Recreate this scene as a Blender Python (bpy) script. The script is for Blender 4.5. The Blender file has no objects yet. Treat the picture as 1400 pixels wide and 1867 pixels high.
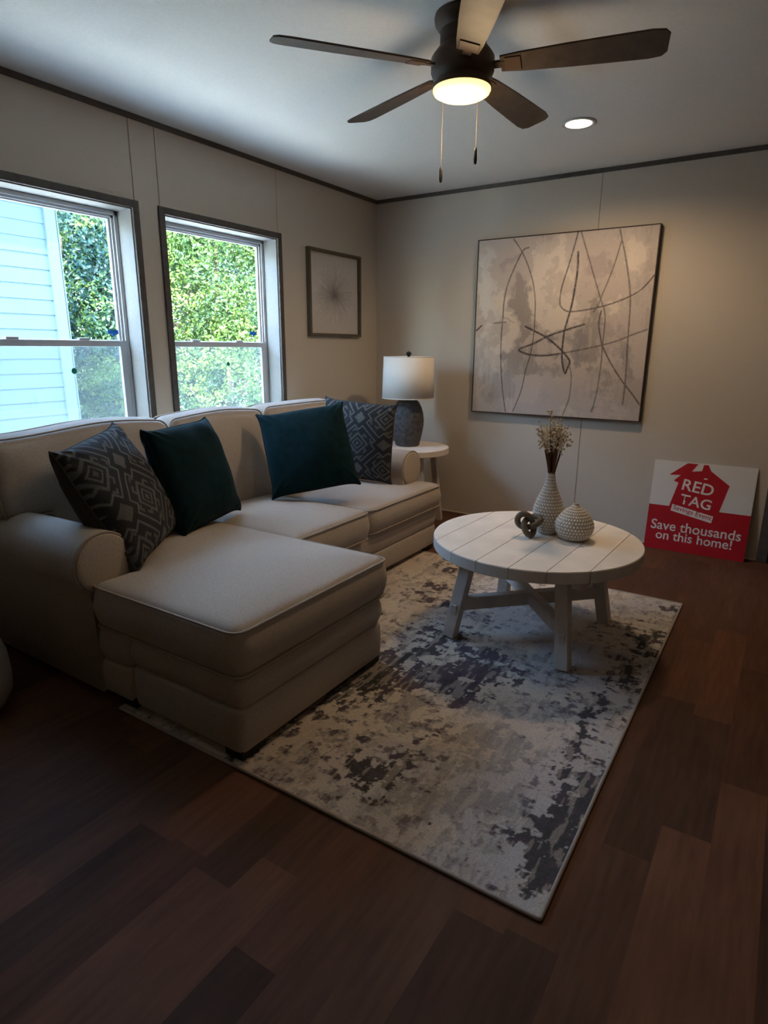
import bpy, bmesh, math, random
import numpy as np
from mathutils import Vector, Matrix
from mathutils.geometry import delaunay_2d_cdt

S = bpy.context.scene
C = S.collection
PI = math.pi

# ------------------------------------------------------------------ camera
FPX, YAW, PITCH, ROLL = 1124.9, 0.57240, -0.26031, 0.00568
cam_d = bpy.data.cameras.new('camera')
cam = bpy.data.objects.new('camera', cam_d); C.objects.link(cam)
cp = math.cos(PITCH)
fw = Vector((-math.sin(YAW) * cp, math.cos(YAW) * cp, math.sin(PITCH)))
r0 = Vector((math.cos(YAW), math.sin(YAW), 0)); u0 = r0.cross(fw)
rr = r0 * math.cos(ROLL) + u0 * math.sin(ROLL)
uu = -r0 * math.sin(ROLL) + u0 * math.cos(ROLL)
cam.matrix_world = Matrix(((rr.x, uu.x, -fw.x, 2.9617), (rr.y, uu.y, -fw.y, -4.4653),
                           (rr.z, uu.z, -fw.z, 1.3158), (0, 0, 0, 1)))
cam_d.sensor_fit = 'VERTICAL'; cam_d.sensor_height = 36.0
cam_d.lens = 36.0 * FPX / 1867.0
cam_d.clip_start = 0.05; cam_d.clip_end = 200
S.camera = cam

# ------------------------------------------------------------------ world, sun, exposure
S.view_settings.view_transform = 'Standard'
S.view_settings.look = 'None'
S.view_settings.gamma = 1.0
S.view_settings.use_curve_mapping = False
S.view_settings.exposure = 0.0
world = bpy.data.worlds.new('world'); S.world = world
world.use_nodes = True
wn = world.node_tree.nodes; wl = world.node_tree.links
bg = wn['Background']
sky = wn.new('ShaderNodeTexSky'); sky.sky_type = 'NISHITA'
sky.sun_disc = False; sky.sun_elevation = math.radians(52); sky.sun_rotation = math.radians(150)
sky.air_density = 1.0; sky.dust_density = 1.5
wl.new(sky.outputs[0], bg.inputs[0]); bg.inputs[1].default_value = 7.0

def lamp(name, kind, loc, energy, color, **kw):
    d = bpy.data.lights.new(name, kind); d.energy = energy; d.color = color
    for k, v in kw.items(): setattr(d, k, v)
    o = bpy.data.objects.new(name, d); o.location = loc; C.objects.link(o)
    return o
sun = lamp('sun', 'SUN', (0, 0, 10), 32.0, (1.0, 0.95, 0.86), angle=math.radians(0.6))
sd = Vector((-0.38, 0.55, -0.95)).normalized()
sun.rotation_euler = sd.to_track_quat('-Z', 'Y').to_euler()

WARM = (1.0, 0.70, 0.42)
# recessed light beyond the fan, then three unseen fill lamps added over the room
DOWN = [(1.852, -0.913, 72), (3.7, -3.4, 6), (1.3, -5.8, 3), (3.7, -6.2, 6)]
for i, (x, y, e) in enumerate(DOWN):
    o = lamp('downlight_or_fill_lamp', 'SPOT', (x, y, 2.425), e, WARM, spot_size=math.radians(168), spot_blend=0.6, shadow_soft_size=0.11)
# daylight portals in the two window openings
for yc in (-1.631, -2.716):
    o = lamp('window_daylight', 'AREA', (-0.16, yc, 1.33), 1, (1, 1, 1), shape='RECTANGLE', size=0.88, size_y=1.32)
    o.rotation_euler = (0, -PI / 2, 0)
    o.rotation_euler = Vector((1, 0, 0)).to_track_quat('-Z', 'Y').to_euler()
    o.data.cycles.is_portal = True

# ------------------------------------------------------------------ materials
def mat(name, col=(0.5, 0.5, 0.5), rough=0.6, spec=0.4, metal=0.0, noise=None, bump=None, attr=None, emis=None, sheen=0.0, trans=None):
    """noise=(scale, amount, detail); bump=(scale, strength, distance)"""
    m = bpy.data.materials.new(name); m.use_nodes = True
    nt = m.node_tree; n = nt.nodes; l = nt.links
    b = n['Principled BSDF']
    b.inputs['Base Color'].default_value = (*col, 1)
    b.inputs['Roughness'].default_value = rough
    b.inputs['Specular IOR Level'].default_value = spec
    b.inputs['Metallic'].default_value = metal
    if sheen:
        b.inputs['Sheen Weight'].default_value = sheen; b.inputs['Sheen Roughness'].default_value = 0.5
    tc = n.new('ShaderNodeTexCoord')
    src = None
    if attr:
        a = n.new('ShaderNodeAttribute'); a.attribute_name = attr; src = a.outputs['Color']
    if noise:
        t = n.new('ShaderNodeTexNoise'); t.inputs['Scale'].default_value = noise[0]; t.inputs['Detail'].default_value = noise[2] if len(noise) > 2 else 4
        l.new(tc.outputs['Object'], t.inputs['Vector'])
        mr = n.new('ShaderNodeMapRange'); mr.inputs[1].default_value = 0.3; mr.inputs[2].default_value = 0.7
        mr.inputs[3].default_value = 1 - noise[1]; mr.inputs[4].default_value = 1 + noise[1]
        l.new(t.outputs['Fac'], mr.inputs[0])
        mx = n.new('ShaderNodeMix'); mx.data_type = 'RGBA'; mx.blend_type = 'MULTIPLY'; mx.inputs['Factor'].default_value = 1
        if src: l.new(src, mx.inputs['A'])
        else: mx.inputs['A'].default_value = (*col, 1)
        l.new(mr.outputs[0], mx.inputs['B']); src = mx.outputs['Result']
    if src: l.new(src, b.inputs['Base Color'])
    if bump:
        t = n.new('ShaderNodeTexNoise'); t.inputs['Scale'].default_value = bump[0]; t.inputs['Detail'].default_value = 3
        l.new(tc.outputs['Object'], t.inputs['Vector'])
        bp = n.new('ShaderNodeBump'); bp.inputs['Strength'].default_value = bump[1]; bp.inputs['Distance'].default_value = bump[2]
        l.new(t.outputs['Fac'], bp.inputs['Height']); l.new(bp.outputs[0], b.inputs['Normal'])
    if emis:
        b.inputs['Emission Color'].default_value = (*emis[0], 1); b.inputs['Emission Strength'].default_value = emis[1]
    if trans is not None:
        # thin fabric / leaf: part of the light comes through
        out = n['Material Output']; tr = n.new('ShaderNodeBsdfTranslucent')
        if src: l.new(src, tr.inputs['Color'])
        else: tr.inputs['Color'].default_value = (*col, 1)
        ms = n.new('ShaderNodeMixShader'); ms.inputs[0].default_value = trans
        l.new(b.outputs[0], ms.inputs[1]); l.new(tr.outputs[0], ms.inputs[2]); l.new(ms.outputs[0], out.inputs['Surface'])
    return m

def glass_mat():
    m = bpy.data.materials.new('clear_window_glass'); m.use_nodes = True
    n = m.node_tree.nodes; l = m.node_tree.links
    n.remove(n['Principled BSDF']); out = n['Material Output']
    t = n.new('ShaderNodeBsdfTransparent'); t.inputs[0].default_value = (0.93, 0.98, 0.97, 1)
    g = n.new('ShaderNodeBsdfGlossy'); g.inputs['Roughness'].default_value = 0.02
    ms = n.new('ShaderNodeMixShader'); ms.inputs[0].default_value = 0.05
    l.new(t.outputs[0], ms.inputs[1]); l.new(g.outputs[0], ms.inputs[2]); l.new(ms.outputs[0], out.inputs[0])
    return m

def screen_mat():
    m = bpy.data.materials.new('insect_screen_mesh'); m.use_nodes = True
    n = m.node_tree.nodes; l = m.node_tree.links
    n.remove(n['Principled BSDF']); out = n['Material Output']
    t = n.new('ShaderNodeBsdfTransparent'); t.inputs[0].default_value = (1, 1, 1, 1)
    g = n.new('ShaderNodeBsdfDiffuse'); g.inputs[0].default_value = (0.20, 0.24, 0.26, 1)
    g2 = n.new('ShaderNodeBsdfTranslucent'); g2.inputs[0].default_value = (0.20, 0.24, 0.26, 1)
    m2 = n.new('ShaderNodeMixShader'); m2.inputs[0].default_value = 0.5
    l.new(g.outputs[0], m2.inputs[1]); l.new(g2.outputs[0], m2.inputs[2])
    ms = n.new('ShaderNodeMixShader'); ms.inputs[0].default_value = 0.22
    l.new(t.outputs[0], ms.inputs[1]); l.new(m2.outputs[0], ms.inputs[2]); l.new(ms.outputs[0], out.inputs[0])
    return m

M = {}
M['wall'] = mat('greige_wall_panel', (0.53, 0.475, 0.40), 0.75, 0.25, noise=(260, 0.10, 2), bump=(420, 0.25, 0.0006))
M['ceil'] = mat('white_textured_ceiling', (0.78, 0.775, 0.745), 0.9, 0.1, noise=(90, 0.03), bump=(160, 0.35, 0.0015))
M['trim'] = mat('taupe_wood_trim', (0.085, 0.075, 0.066), 0.55, 0.3, noise=(40, 0.15))
M['vinyl'] = mat('white_vinyl', (0.52, 0.545, 0.565), 0.35, 0.4)
M['jamb'] = mat('painted_window_jamb', (0.22, 0.215, 0.20), 0.5, 0.3, noise=(60, 0.04))
M['glass'] = glass_mat(); M['screen'] = screen_mat()
M['fabric'] = mat('beige_linen_upholstery', (0.46, 0.395, 0.325), 0.95, 0.1, noise=(330, 0.24, 3), bump=(600, 0.3, 0.0008), sheen=0.15)
M['welt'] = mat('beige_linen_welt', (0.40, 0.34, 0.28), 0.95, 0.1, noise=(300, 0.12, 2))
M['block'] = mat('black_block_feet', (0.012, 0.011, 0.010), 0.5, 0.3)
M['teal'] = mat('deep_teal_velvet', (0.004, 0.020, 0.023), 0.95, 0.1, noise=(25, 0.25), bump=(300, 0.2, 0.001), sheen=0.03)
M['pat'] = mat('woven_key_pattern', (0.2, 0.2, 0.2), 0.95, 0.1, attr='col', noise=(300, 0.22, 2), bump=(350, 0.35, 0.001))
M['rug'] = mat('distressed_abstract_rug', (0.4, 0.4, 0.4), 0.98, 0.05, attr='col', noise=(190, 0.18, 3), bump=(500, 0.5, 0.002))
M['rugedge'] = mat('rug_binding', (0.36, 0.32, 0.28), 0.95, 0.1, noise=(300, 0.1))
M['ttop'] = mat('whitewashed_table_wood', (0.66, 0.59, 0.51), 0.55, 0.3, attr='col', noise=(9, 0.06), bump=(120, 0.15, 0.0006))
M['white_wood'] = mat('whitewashed_leg_wood', (0.58, 0.53, 0.47), 0.6, 0.3, noise=(14, 0.10), bump=(120, 0.2, 0.0006))
M['groove'] = mat('dark_plank_gap', (0.10, 0.085, 0.07), 0.8, 0.1)
M['paint'] = mat('abstract_canvas', (0.5, 0.5, 0.5), 0.8, 0.2, attr='col', noise=(120, 0.05), bump=(300, 0.3, 0.0008))
M['frame_dark'] = mat('dark_brown_frame', (0.035, 0.025, 0.022), 0.5, 0.3)
M['frame_bronze'] = mat('bronze_wood_frame', (0.10, 0.085, 0.055), 0.5, 0.35, noise=(50, 0.15))
M['relief'] = mat('white_relief_paper', (0.5, 0.5, 0.5), 0.85, 0.2, attr='col', bump=(200, 0.3, 0.001))
M['shade'] = mat('off_white_lamp_shade', (0.86, 0.80, 0.71), 0.9, 0.1, noise=(200, 0.03), trans=0.12)
M['ceramic'] = mat('charcoal_stoneware', (0.075, 0.072, 0.07), 0.75, 0.25, noise=(35, 0.35), bump=(70, 0.6, 0.003))
M['black'] = mat('black_metal', (0.012, 0.012, 0.012), 0.4, 0.4)
M['brass'] = mat('aged_brass', (0.35, 0.25, 0.12), 0.35, 0.5, metal=0.9)
M['basket'] = mat('whitewashed_rattan', (0.5, 0.5, 0.5), 0.6, 0.35, attr='col')
M['knot'] = mat('grey_brown_carved_wood', (0.13, 0.105, 0.075), 0.65, 0.3, noise=(40, 0.25))
M['stem'] = mat('dried_brown_stem', (0.14, 0.075, 0.045), 0.8, 0.1)
M['bloom'] = mat('dried_cream_blossom', (0.62, 0.52, 0.36), 0.9, 0.1, noise=(200, 0.2))
M['fan'] = mat('bronze_fan_metal', (0.085, 0.055, 0.038), 0.5, 0.35, metal=0.1)
M['blade'] = mat('dark_walnut_fan_blade', (0.075, 0.058, 0.045), 0.5, 0.3, noise=(20, 0.2))
M['bowl'] = mat('lit_frosted_glass_bowl', (0.9, 0.85, 0.6), 0.4, 0.3, emis=((1.0, 0.72, 0.22), 2.3))
M['led'] = mat('lit_recessed_lens', (0.9, 0.85, 0.7), 0.4, 0.3, emis=((1.0, 0.84, 0.60), 9.0))
M['signw'] = mat('white_corrugated_plastic', (0.66, 0.64, 0.61), 0.45, 0.35)
M['signr'] = mat('dark_red_ink', (0.40, 0.010, 0.018), 0.45, 0.35)
M['signt'] = mat('white_ink', (0.72, 0.68, 0.64), 0.5, 0.3)
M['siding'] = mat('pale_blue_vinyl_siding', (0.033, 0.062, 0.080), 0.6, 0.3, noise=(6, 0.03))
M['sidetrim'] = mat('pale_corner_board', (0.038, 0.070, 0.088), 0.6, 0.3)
M['shingle'] = mat('grey_shingle', (0.12, 0.12, 0.12), 0.9, 0.1, noise=(15, 0.3))
M['ground'] = mat('pale_bounce_ground', (0.80, 0.80, 0.76), 0.95, 0.1, noise=(30, 0.2))  # unseen ground, made pale to bounce daylight up onto the ceiling
M['bark'] = mat('grey_bark', (0.10, 0.08, 0.06), 0.9, 0.1, noise=(25, 0.4))
M['tape'] = mat('blue_tape', (0.01, 0.16, 0.55), 0.6, 0.3)
M['green_dot'] = mat('green_sticker', (0.01, 0.22, 0.16), 0.6, 0.3)
M['door'] = mat('dark_brown_door', (0.035, 0.028, 0.024), 0.6, 0.3)
M['pouf'] = mat('beige_boucle', (0.42, 0.37, 0.31), 0.95, 0.1, noise=(200, 0.15), bump=(150, 0.5, 0.002))

def leaf_mat(name, c1, c2, c3):
    m = bpy.data.materials.new(name); m.use_nodes = True
    nt = m.node_tree; n = nt.nodes; l = nt.links
    b = n['Principled BSDF']; b.inputs['Roughness'].default_value = 0.55
    a = n.new('ShaderNodeAttribute'); a.attribute_name = 'rnd'
    cr = n.new('ShaderNodeValToRGB')
    cr.color_ramp.elements[0].color = (*c1, 1); cr.color_ramp.elements[1].color = (*c3, 1)
    e = cr.color_ramp.elements.new(0.5); e.color = (*c2, 1)
    l.new(a.outputs['Fac'], cr.inputs[0]); l.new(cr.outputs[0], b.inputs['Base Color'])
    tr = n.new('ShaderNodeBsdfTranslucent'); l.new(cr.outputs[0], tr.inputs[0])
    ms = n.new('ShaderNodeMixShader'); ms.inputs[0].default_value = 0.35
    l.new(b.outputs[0], ms.inputs[1]); l.new(tr.outputs[0], ms.inputs[2]); l.new(ms.outputs[0], n['Material Output'].inputs[0])
    return m
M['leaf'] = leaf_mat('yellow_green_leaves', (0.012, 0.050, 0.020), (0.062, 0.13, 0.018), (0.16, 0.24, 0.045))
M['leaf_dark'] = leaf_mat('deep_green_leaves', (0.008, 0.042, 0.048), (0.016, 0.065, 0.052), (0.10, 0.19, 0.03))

# ------------------------------------------------------------------ helpers
def mesh_obj(name, verts, faces, m, parent=None, smooth=True, loc=(0, 0, 0), rot=None):
    me = bpy.data.meshes.new(name)
    me.from_pydata([tuple(v) for v in verts], [], [tuple(f) for f in faces]); me.update()
    if m: me.materials.append(m)
    if smooth: me.polygons.foreach_set('use_smooth', [True] * len(me.polygons))
    o = bpy.data.objects.new(name, me); C.objects.link(o)
    o.location = loc
    if rot: o.rotation_euler = rot
    if parent: o.parent = parent
    return o

def bm_obj(name, bm, m, parent=None, smooth=False, loc=(0, 0, 0), rot=None):
    me = bpy.data.meshes.new(name); bmesh.ops.recalc_face_normals(bm, faces=bm.faces); bm.to_mesh(me); bm.free()
    if m: me.materials.append(m)
    if smooth: me.polygons.foreach_set('use_smooth', [True] * len(me.polygons))
    o = bpy.data.objects.new(name, me); C.objects.link(o); o.location = loc
    if rot: o.rotation_euler = rot
    if parent: o.parent = parent
    return o

def add_box(bm, a, b, bevel=0.0, seg=2, mtx=None):
    x0, y0, z0 = a; x1, y1, z1 = b
    r = bmesh.ops.create_cube(bm, size=1.0)
    vs = r['verts']
    T = Matrix.Translation(((x0 + x1) / 2, (y0 + y1) / 2, (z0 + z1) / 2)) @ Matrix.Diagonal((x1 - x0, y1 - y0, z1 - z0, 1))
    if mtx: T = mtx @ T
    bmesh.ops.transform(bm, matrix=T, verts=vs)
    if bevel > 0:
        es = list({e for v in vs for e in v.link_edges})
        bmesh.ops.bevel(bm, geom=es, offset=bevel, segments=seg, profile=0.5, affect='EDGES')

def box_obj(name, a, b, m, parent=None, bevel=0.0, seg=2, smooth=False):
    bm = bmesh.new(); add_box(bm, a, b, bevel, seg)
    return bm_obj(name, bm, m, parent, smooth or (bevel > 0 and seg > 2))

def beam(bm, p, q, w, h, up=(0, 0, 1), bevel=0.003):
    """square bar from p to q"""
    p = Vector(p); q = Vector(q); d = (q - p); L = d.length; d.normalize()
    s = d.cross(Vector(up)).normalized(); u = s.cross(d).normalized()
    mt = Matrix(((s.x, d.x, u.x, p.x), (s.y, d.y, u.y, p.y), (s.z, d.z, u.z, p.z), (0, 0, 0, 1)))
    add_box(bm, (-w / 2, 0, -h / 2), (w / 2, L, h / 2), bevel, 2, mt)

def lathe(profile, seg=48, cap=True):
    vs = []; fs = []
    n = len(profile)
    for i, (r, z) in enumerate(profile):
        for k in range(seg):
            a = 2 * PI * k / seg; vs.append((r * math.cos(a), r * math.sin(a), z))
    for i in range(n - 1):
        for k in range(seg):
            k2 = (k + 1) % seg
            fs.append((i * seg + k, i * seg + k2, (i + 1) * seg + k2, (i + 1) * seg + k))
    if cap:
        if profile[0][0] > 1e-4: fs.append(tuple(range(seg))[::-1])
        if profile[-1][0] > 1e-4: fs.append(tuple((n - 1) * seg + k for k in range(seg)))
    return vs, fs

def tube(path, r, seg=8, closed=False, radii=None):
    P = [Vector(p) for p in path]; n = len(P); vs = []; fs = []
    prev = None
    for i in range(n):
        if closed: t = P[(i + 1) % n] - P[i - 1]
        else: t = P[min(i + 1, n - 1)] - P[max(i - 1, 0)]
        if t.length < 1e-9: t = Vector((0, 0, 1))
        t.normalize()
        if prev is None:
            a = Vector((0, 0, 1)) if abs(t.z) < 0.9 else Vector((1, 0, 0))
            s = t.cross(a).normalized()
        else:
            s = (prev - t * prev.dot(t)).normalized()
        prev = s; u = t.cross(s)
        R = radii[i] if radii else r
        for k in range(seg):
            a = 2 * PI * k / seg; q = P[i] + (s * math.cos(a) + u * math.sin(a)) * R; vs.append(tuple(q))
    m = n if closed else n - 1
    for i in range(m):
        j = (i + 1) % n
        for k in range(seg):
            k2 = (k + 1) % seg; fs.append((i * seg + k, i * seg + k2, j * seg + k2, j * seg + k))
    if not closed:
        fs.append(tuple(range(seg))[::-1]); fs.append(tuple((n - 1) * seg + k for k in range(seg)))
    return vs, fs

def merge(*parts):
    vs = []; fs = []
    for v, f in parts:
        o = len(vs); vs += list(v); fs += [tuple(i + o for i in q) for q in f]
    return vs, fs

def tag(o, label=None, cat=None, group=None, kind=None):
    if label: o['label'] = label
    if cat: o['category'] = cat
    if group: o['group'] = group
    if kind: o['kind'] = kind
    return o

def thing(name, label, cat, loc=(0, 0, 0), rz=0, group=None):
    o = bpy.data.objects.new(name, None); C.objects.link(o); o.empty_display_size = 0.1
    o.location = loc; o.rotation_euler = (0, 0, rz)
    return tag(o, label, cat, group)

def struct(o):
    o['kind'] = 'structure'; return o

def rpoly(pts, rad, seg=6, step=0.03):
    """polygon with rounded corners, densely sampled"""
    n = len(pts); out = []
    rads = rad if isinstance(rad, (list, tuple)) else [rad] * n
    for i in range(n):
        p0 = Vector(pts[i - 1]); p = Vector(pts[i]); p1 = Vector(pts[(i + 1) % n]); r = rads[i]
        a = (p0 - p); b = (p1 - p); r = min(r, a.length / 2.1, b.length / 2.1)
        a.normalize(); b.normalize(); A = p + a * r; B = p + b * r
        for k in range(seg + 1):
            t = k / seg; q = A * (1 - t) ** 2 + p * 2 * t * (1 - t) + B * t * t; out.append((q.x, q.y))
    dense = []
    for i in range(len(out)):
        a = np.array(out[i]); b = np.array(out[(i + 1) % len(out)]); L = np.linalg.norm(b - a)
        k = max(1, int(L / step))
        for j in range(k): dense.append(tuple(a + (b - a) * j / k))
    return dense

def outline_normals(P):
    P = np.array(P); t = np.roll(P, -1, 0) - np.roll(P, 1, 0); t /= np.linalg.norm(t, axis=1)[:, None]
    return np.stack([t[:, 1], -t[:, 0]], 1)      # outward for CCW

def seg_dist(Q, P):
    P = np.array(P); A = P; B = np.roll(P, -1, 0); d = B - A; L = (d ** 2).sum(1)
    best = np.full(len(Q), 1e9)
    for i in range(len(A)):
        t = np.clip(((Q - A[i]) @ d[i]) / max(L[i], 1e-12), 0, 1)
        best = np.minimum(best, np.hypot(*(Q - A[i] - t[:, None] * d[i]).T))
    return best

def slab(outline, t, crown=0.03, crown_b=0.005, er=0.015, bulge=0.008, res=0.035, falloff=0.12, wob=0.003, seed=0):
    """upholstered slab in the XY plane, centred on z=0; outline counter-clockwise"""
    P = np.array(outline); N = outline_normals(P); n = len(P)
    rings = [er * 0.25, er, er + 0.02]
    pts = [tuple(p) for p in P]
    for d in rings:
        Q = P - N * d
        dist = seg_dist(Q, P); ok = dist > d * 0.9
        pts += [tuple(q) for q, k in zip(Q, ok) if k]
    x0, y0 = P.min(0); x1, y1 = P.max(0)
    gx = np.arange(x0, x1, res); gy = np.arange(y0, y1, res)
    G = np.array([(a + (res / 2 if j % 2 else 0), b) for j, b in enumerate(gy) for a in gx])
    def inside(q):
        c = np.zeros(len(q), bool); A = P; B = np.roll(P, -1, 0)
        for (ax, ay), (bx, by) in zip(A, B):
            m = ((ay > q[:, 1]) != (by > q[:, 1]))
            with np.errstate(divide='ignore', invalid='ignore'):
                xx = (bx - ax) * (q[:, 1] - ay) / (by - ay + 1e-15) + ax
            c ^= (m & (q[:, 0] < xx))
        return c
    ok = inside(G) & (seg_dist(G, P) > er + 0.035)
    pts += [tuple(q) for q in G[ok]]
    vs2, es, fs, ov, oe, of = delaunay_2d_cdt([Vector(p) for p in pts], [(i, (i + 1) % n) for i in range(n)], [list(range(n))], 1, 1e-6)
    V2 = np.array([(v.x, v.y) for v in vs2]); d = seg_dist(V2, P)
    d = np.where(np.array([any(o < n for o in q) for q in ov]), 0, d)
    rnd = np.random.RandomState(seed); ph = rnd.rand(6) * 6.28
    w = wob * (np.sin(V2[:, 0] * 9 + ph[0]) * np.sin(V2[:, 1] * 8 + ph[1]) + 0.6 * np.sin(V2[:, 0] * 21 + V2[:, 1] * 17 + ph[2]))
    def h(d, cr):
        e = np.where(d < er, np.sqrt(np.maximum(er ** 2 - (er - d) ** 2, 0)) - er, 0)
        return t / 2 + e + cr * (1 - np.exp(-np.maximum(d - er * 0.5, 0) / falloff))
    zt = h(d, crown) + w * (1 - np.exp(-d / 0.08)); zb = -h(d, crown_b)
    nv = len(V2)
    verts = [(x, y, z) for (x, y), z in zip(V2, zt)] + [(x, y, z) for (x, y), z in zip(V2, zb)]
    # orientation
    faces = []
    for f in fs:
        a, b, c = [V2[i] for i in f[:3]]
        ccw = (b[0] - a[0]) * (c[1] - a[1]) - (b[1] - a[1]) * (c[0] - a[0]) > 0
        f = list(f) if ccw else list(f)[::-1]
        faces.append(tuple(f)); faces.append(tuple(i + nv for i in f[::-1]))
    idx = {}
    for i, q in enumerate(ov):
        for o in q:
            if o < n: idx[o] = i
    ringv = []
    levels = [0.5, 0.0, -0.5]
    base = len(verts)
    hh = t / 2 - er
    for L in levels:
        for k in range(n):
            bl = bulge * (1 - (L * 1.3) ** 2)
            q = P[k] + N[k] * bl; verts.append((q[0], q[1], L * 2 * hh * 0.62))
    cols = [[idx[k] for k in range(n)]] + [[base + L * n + k for k in range(n)] for L in range(3)] + [[idx[k] + nv for k in range(n)]]
    for a, b in zip(cols[:-1], cols[1:]):
        for k in range(n):
            k2 = (k + 1) % n; faces.append((a[k], b[k], b[k2], a[k2]))
    return verts, faces

def remap(verts, f): return [f(*v) for v in verts]

# numpy value noise
def vnoise(x, y, seed=0):
    xi = np.floor(x).astype(np.int64); yi = np.floor(y).astype(np.int64); xf = x - xi; yf = y - yi
    def hsh(a, b):
        h = (a * 374761393 + b * 668265263 + seed * 974634777) & 0xffffffff
        h = ((h ^ (h >> 13)) * 1274126177) & 0xffffffff
        return ((h ^ (h >> 16)) & 0xffff) / 65535.0
    u = xf * xf * (3 - 2 * xf); v = yf * yf * (3 - 2 * yf)
    return (hsh(xi, yi) * (1 - u) + hsh(xi + 1, yi) * u) * (1 - v) + (hsh(xi, yi + 1) * (1 - u) + hsh(xi + 1, yi + 1) * u) * v
def fbm(x, y, seed=0, o=4, g=0.5):
    s = 0; a = 1; t = 0
    for k in range(o):
        s = s + a * vnoise(x * 2 ** k + 17.3 * k, y * 2 ** k - 9.1 * k, seed + k); t += a; a *= g
    return s / t
def nn(x, k=0.26): return np.clip((x - 0.5) / k + 0.5, 0, 1)
def sstep(a, b, x):
    t = np.clip((x - a) / (b - a), 0, 1); return t * t * (3 - 2 * t)
def mixc(A, B, t): return A * (1 - t[..., None]) + B * t[..., None]

def set_col(me, cols):
    a = me.color_attributes.new('col', 'FLOAT_COLOR', 'POINT')
    c = np.ones((len(cols), 4), np.float32); c[:, :3] = cols
    a.data.foreach_set('color', c.ravel())

def grid(nx, ny):
    f = []
    for j in range(ny - 1):
        for i in range(nx - 1):
            a = j * nx + i; f.append((a, a + 1, a + nx + 1, a + nx))
    return f

def homog(src, dst):
    A = []
    for (x, y), (u, v) in zip(src, dst):
        A.append([x, y, 1, 0, 0, 0, -u * x, -u * y, -u]); A.append([0, 0, 0, x, y, 1, -v * x, -v * y, -v])
    Hm = np.linalg.svd(np.array(A, float))[2][-1].reshape(3, 3)
    def f(p):
        q = Hm @ np.array([p[0], p[1], 1.0]); return (q[0] / q[2], q[1] / q[2])
    return f

# ================================================================== ROOM
ROOM_X, ROOM_Y, H = 5.2, -8.0, 2.44
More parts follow.
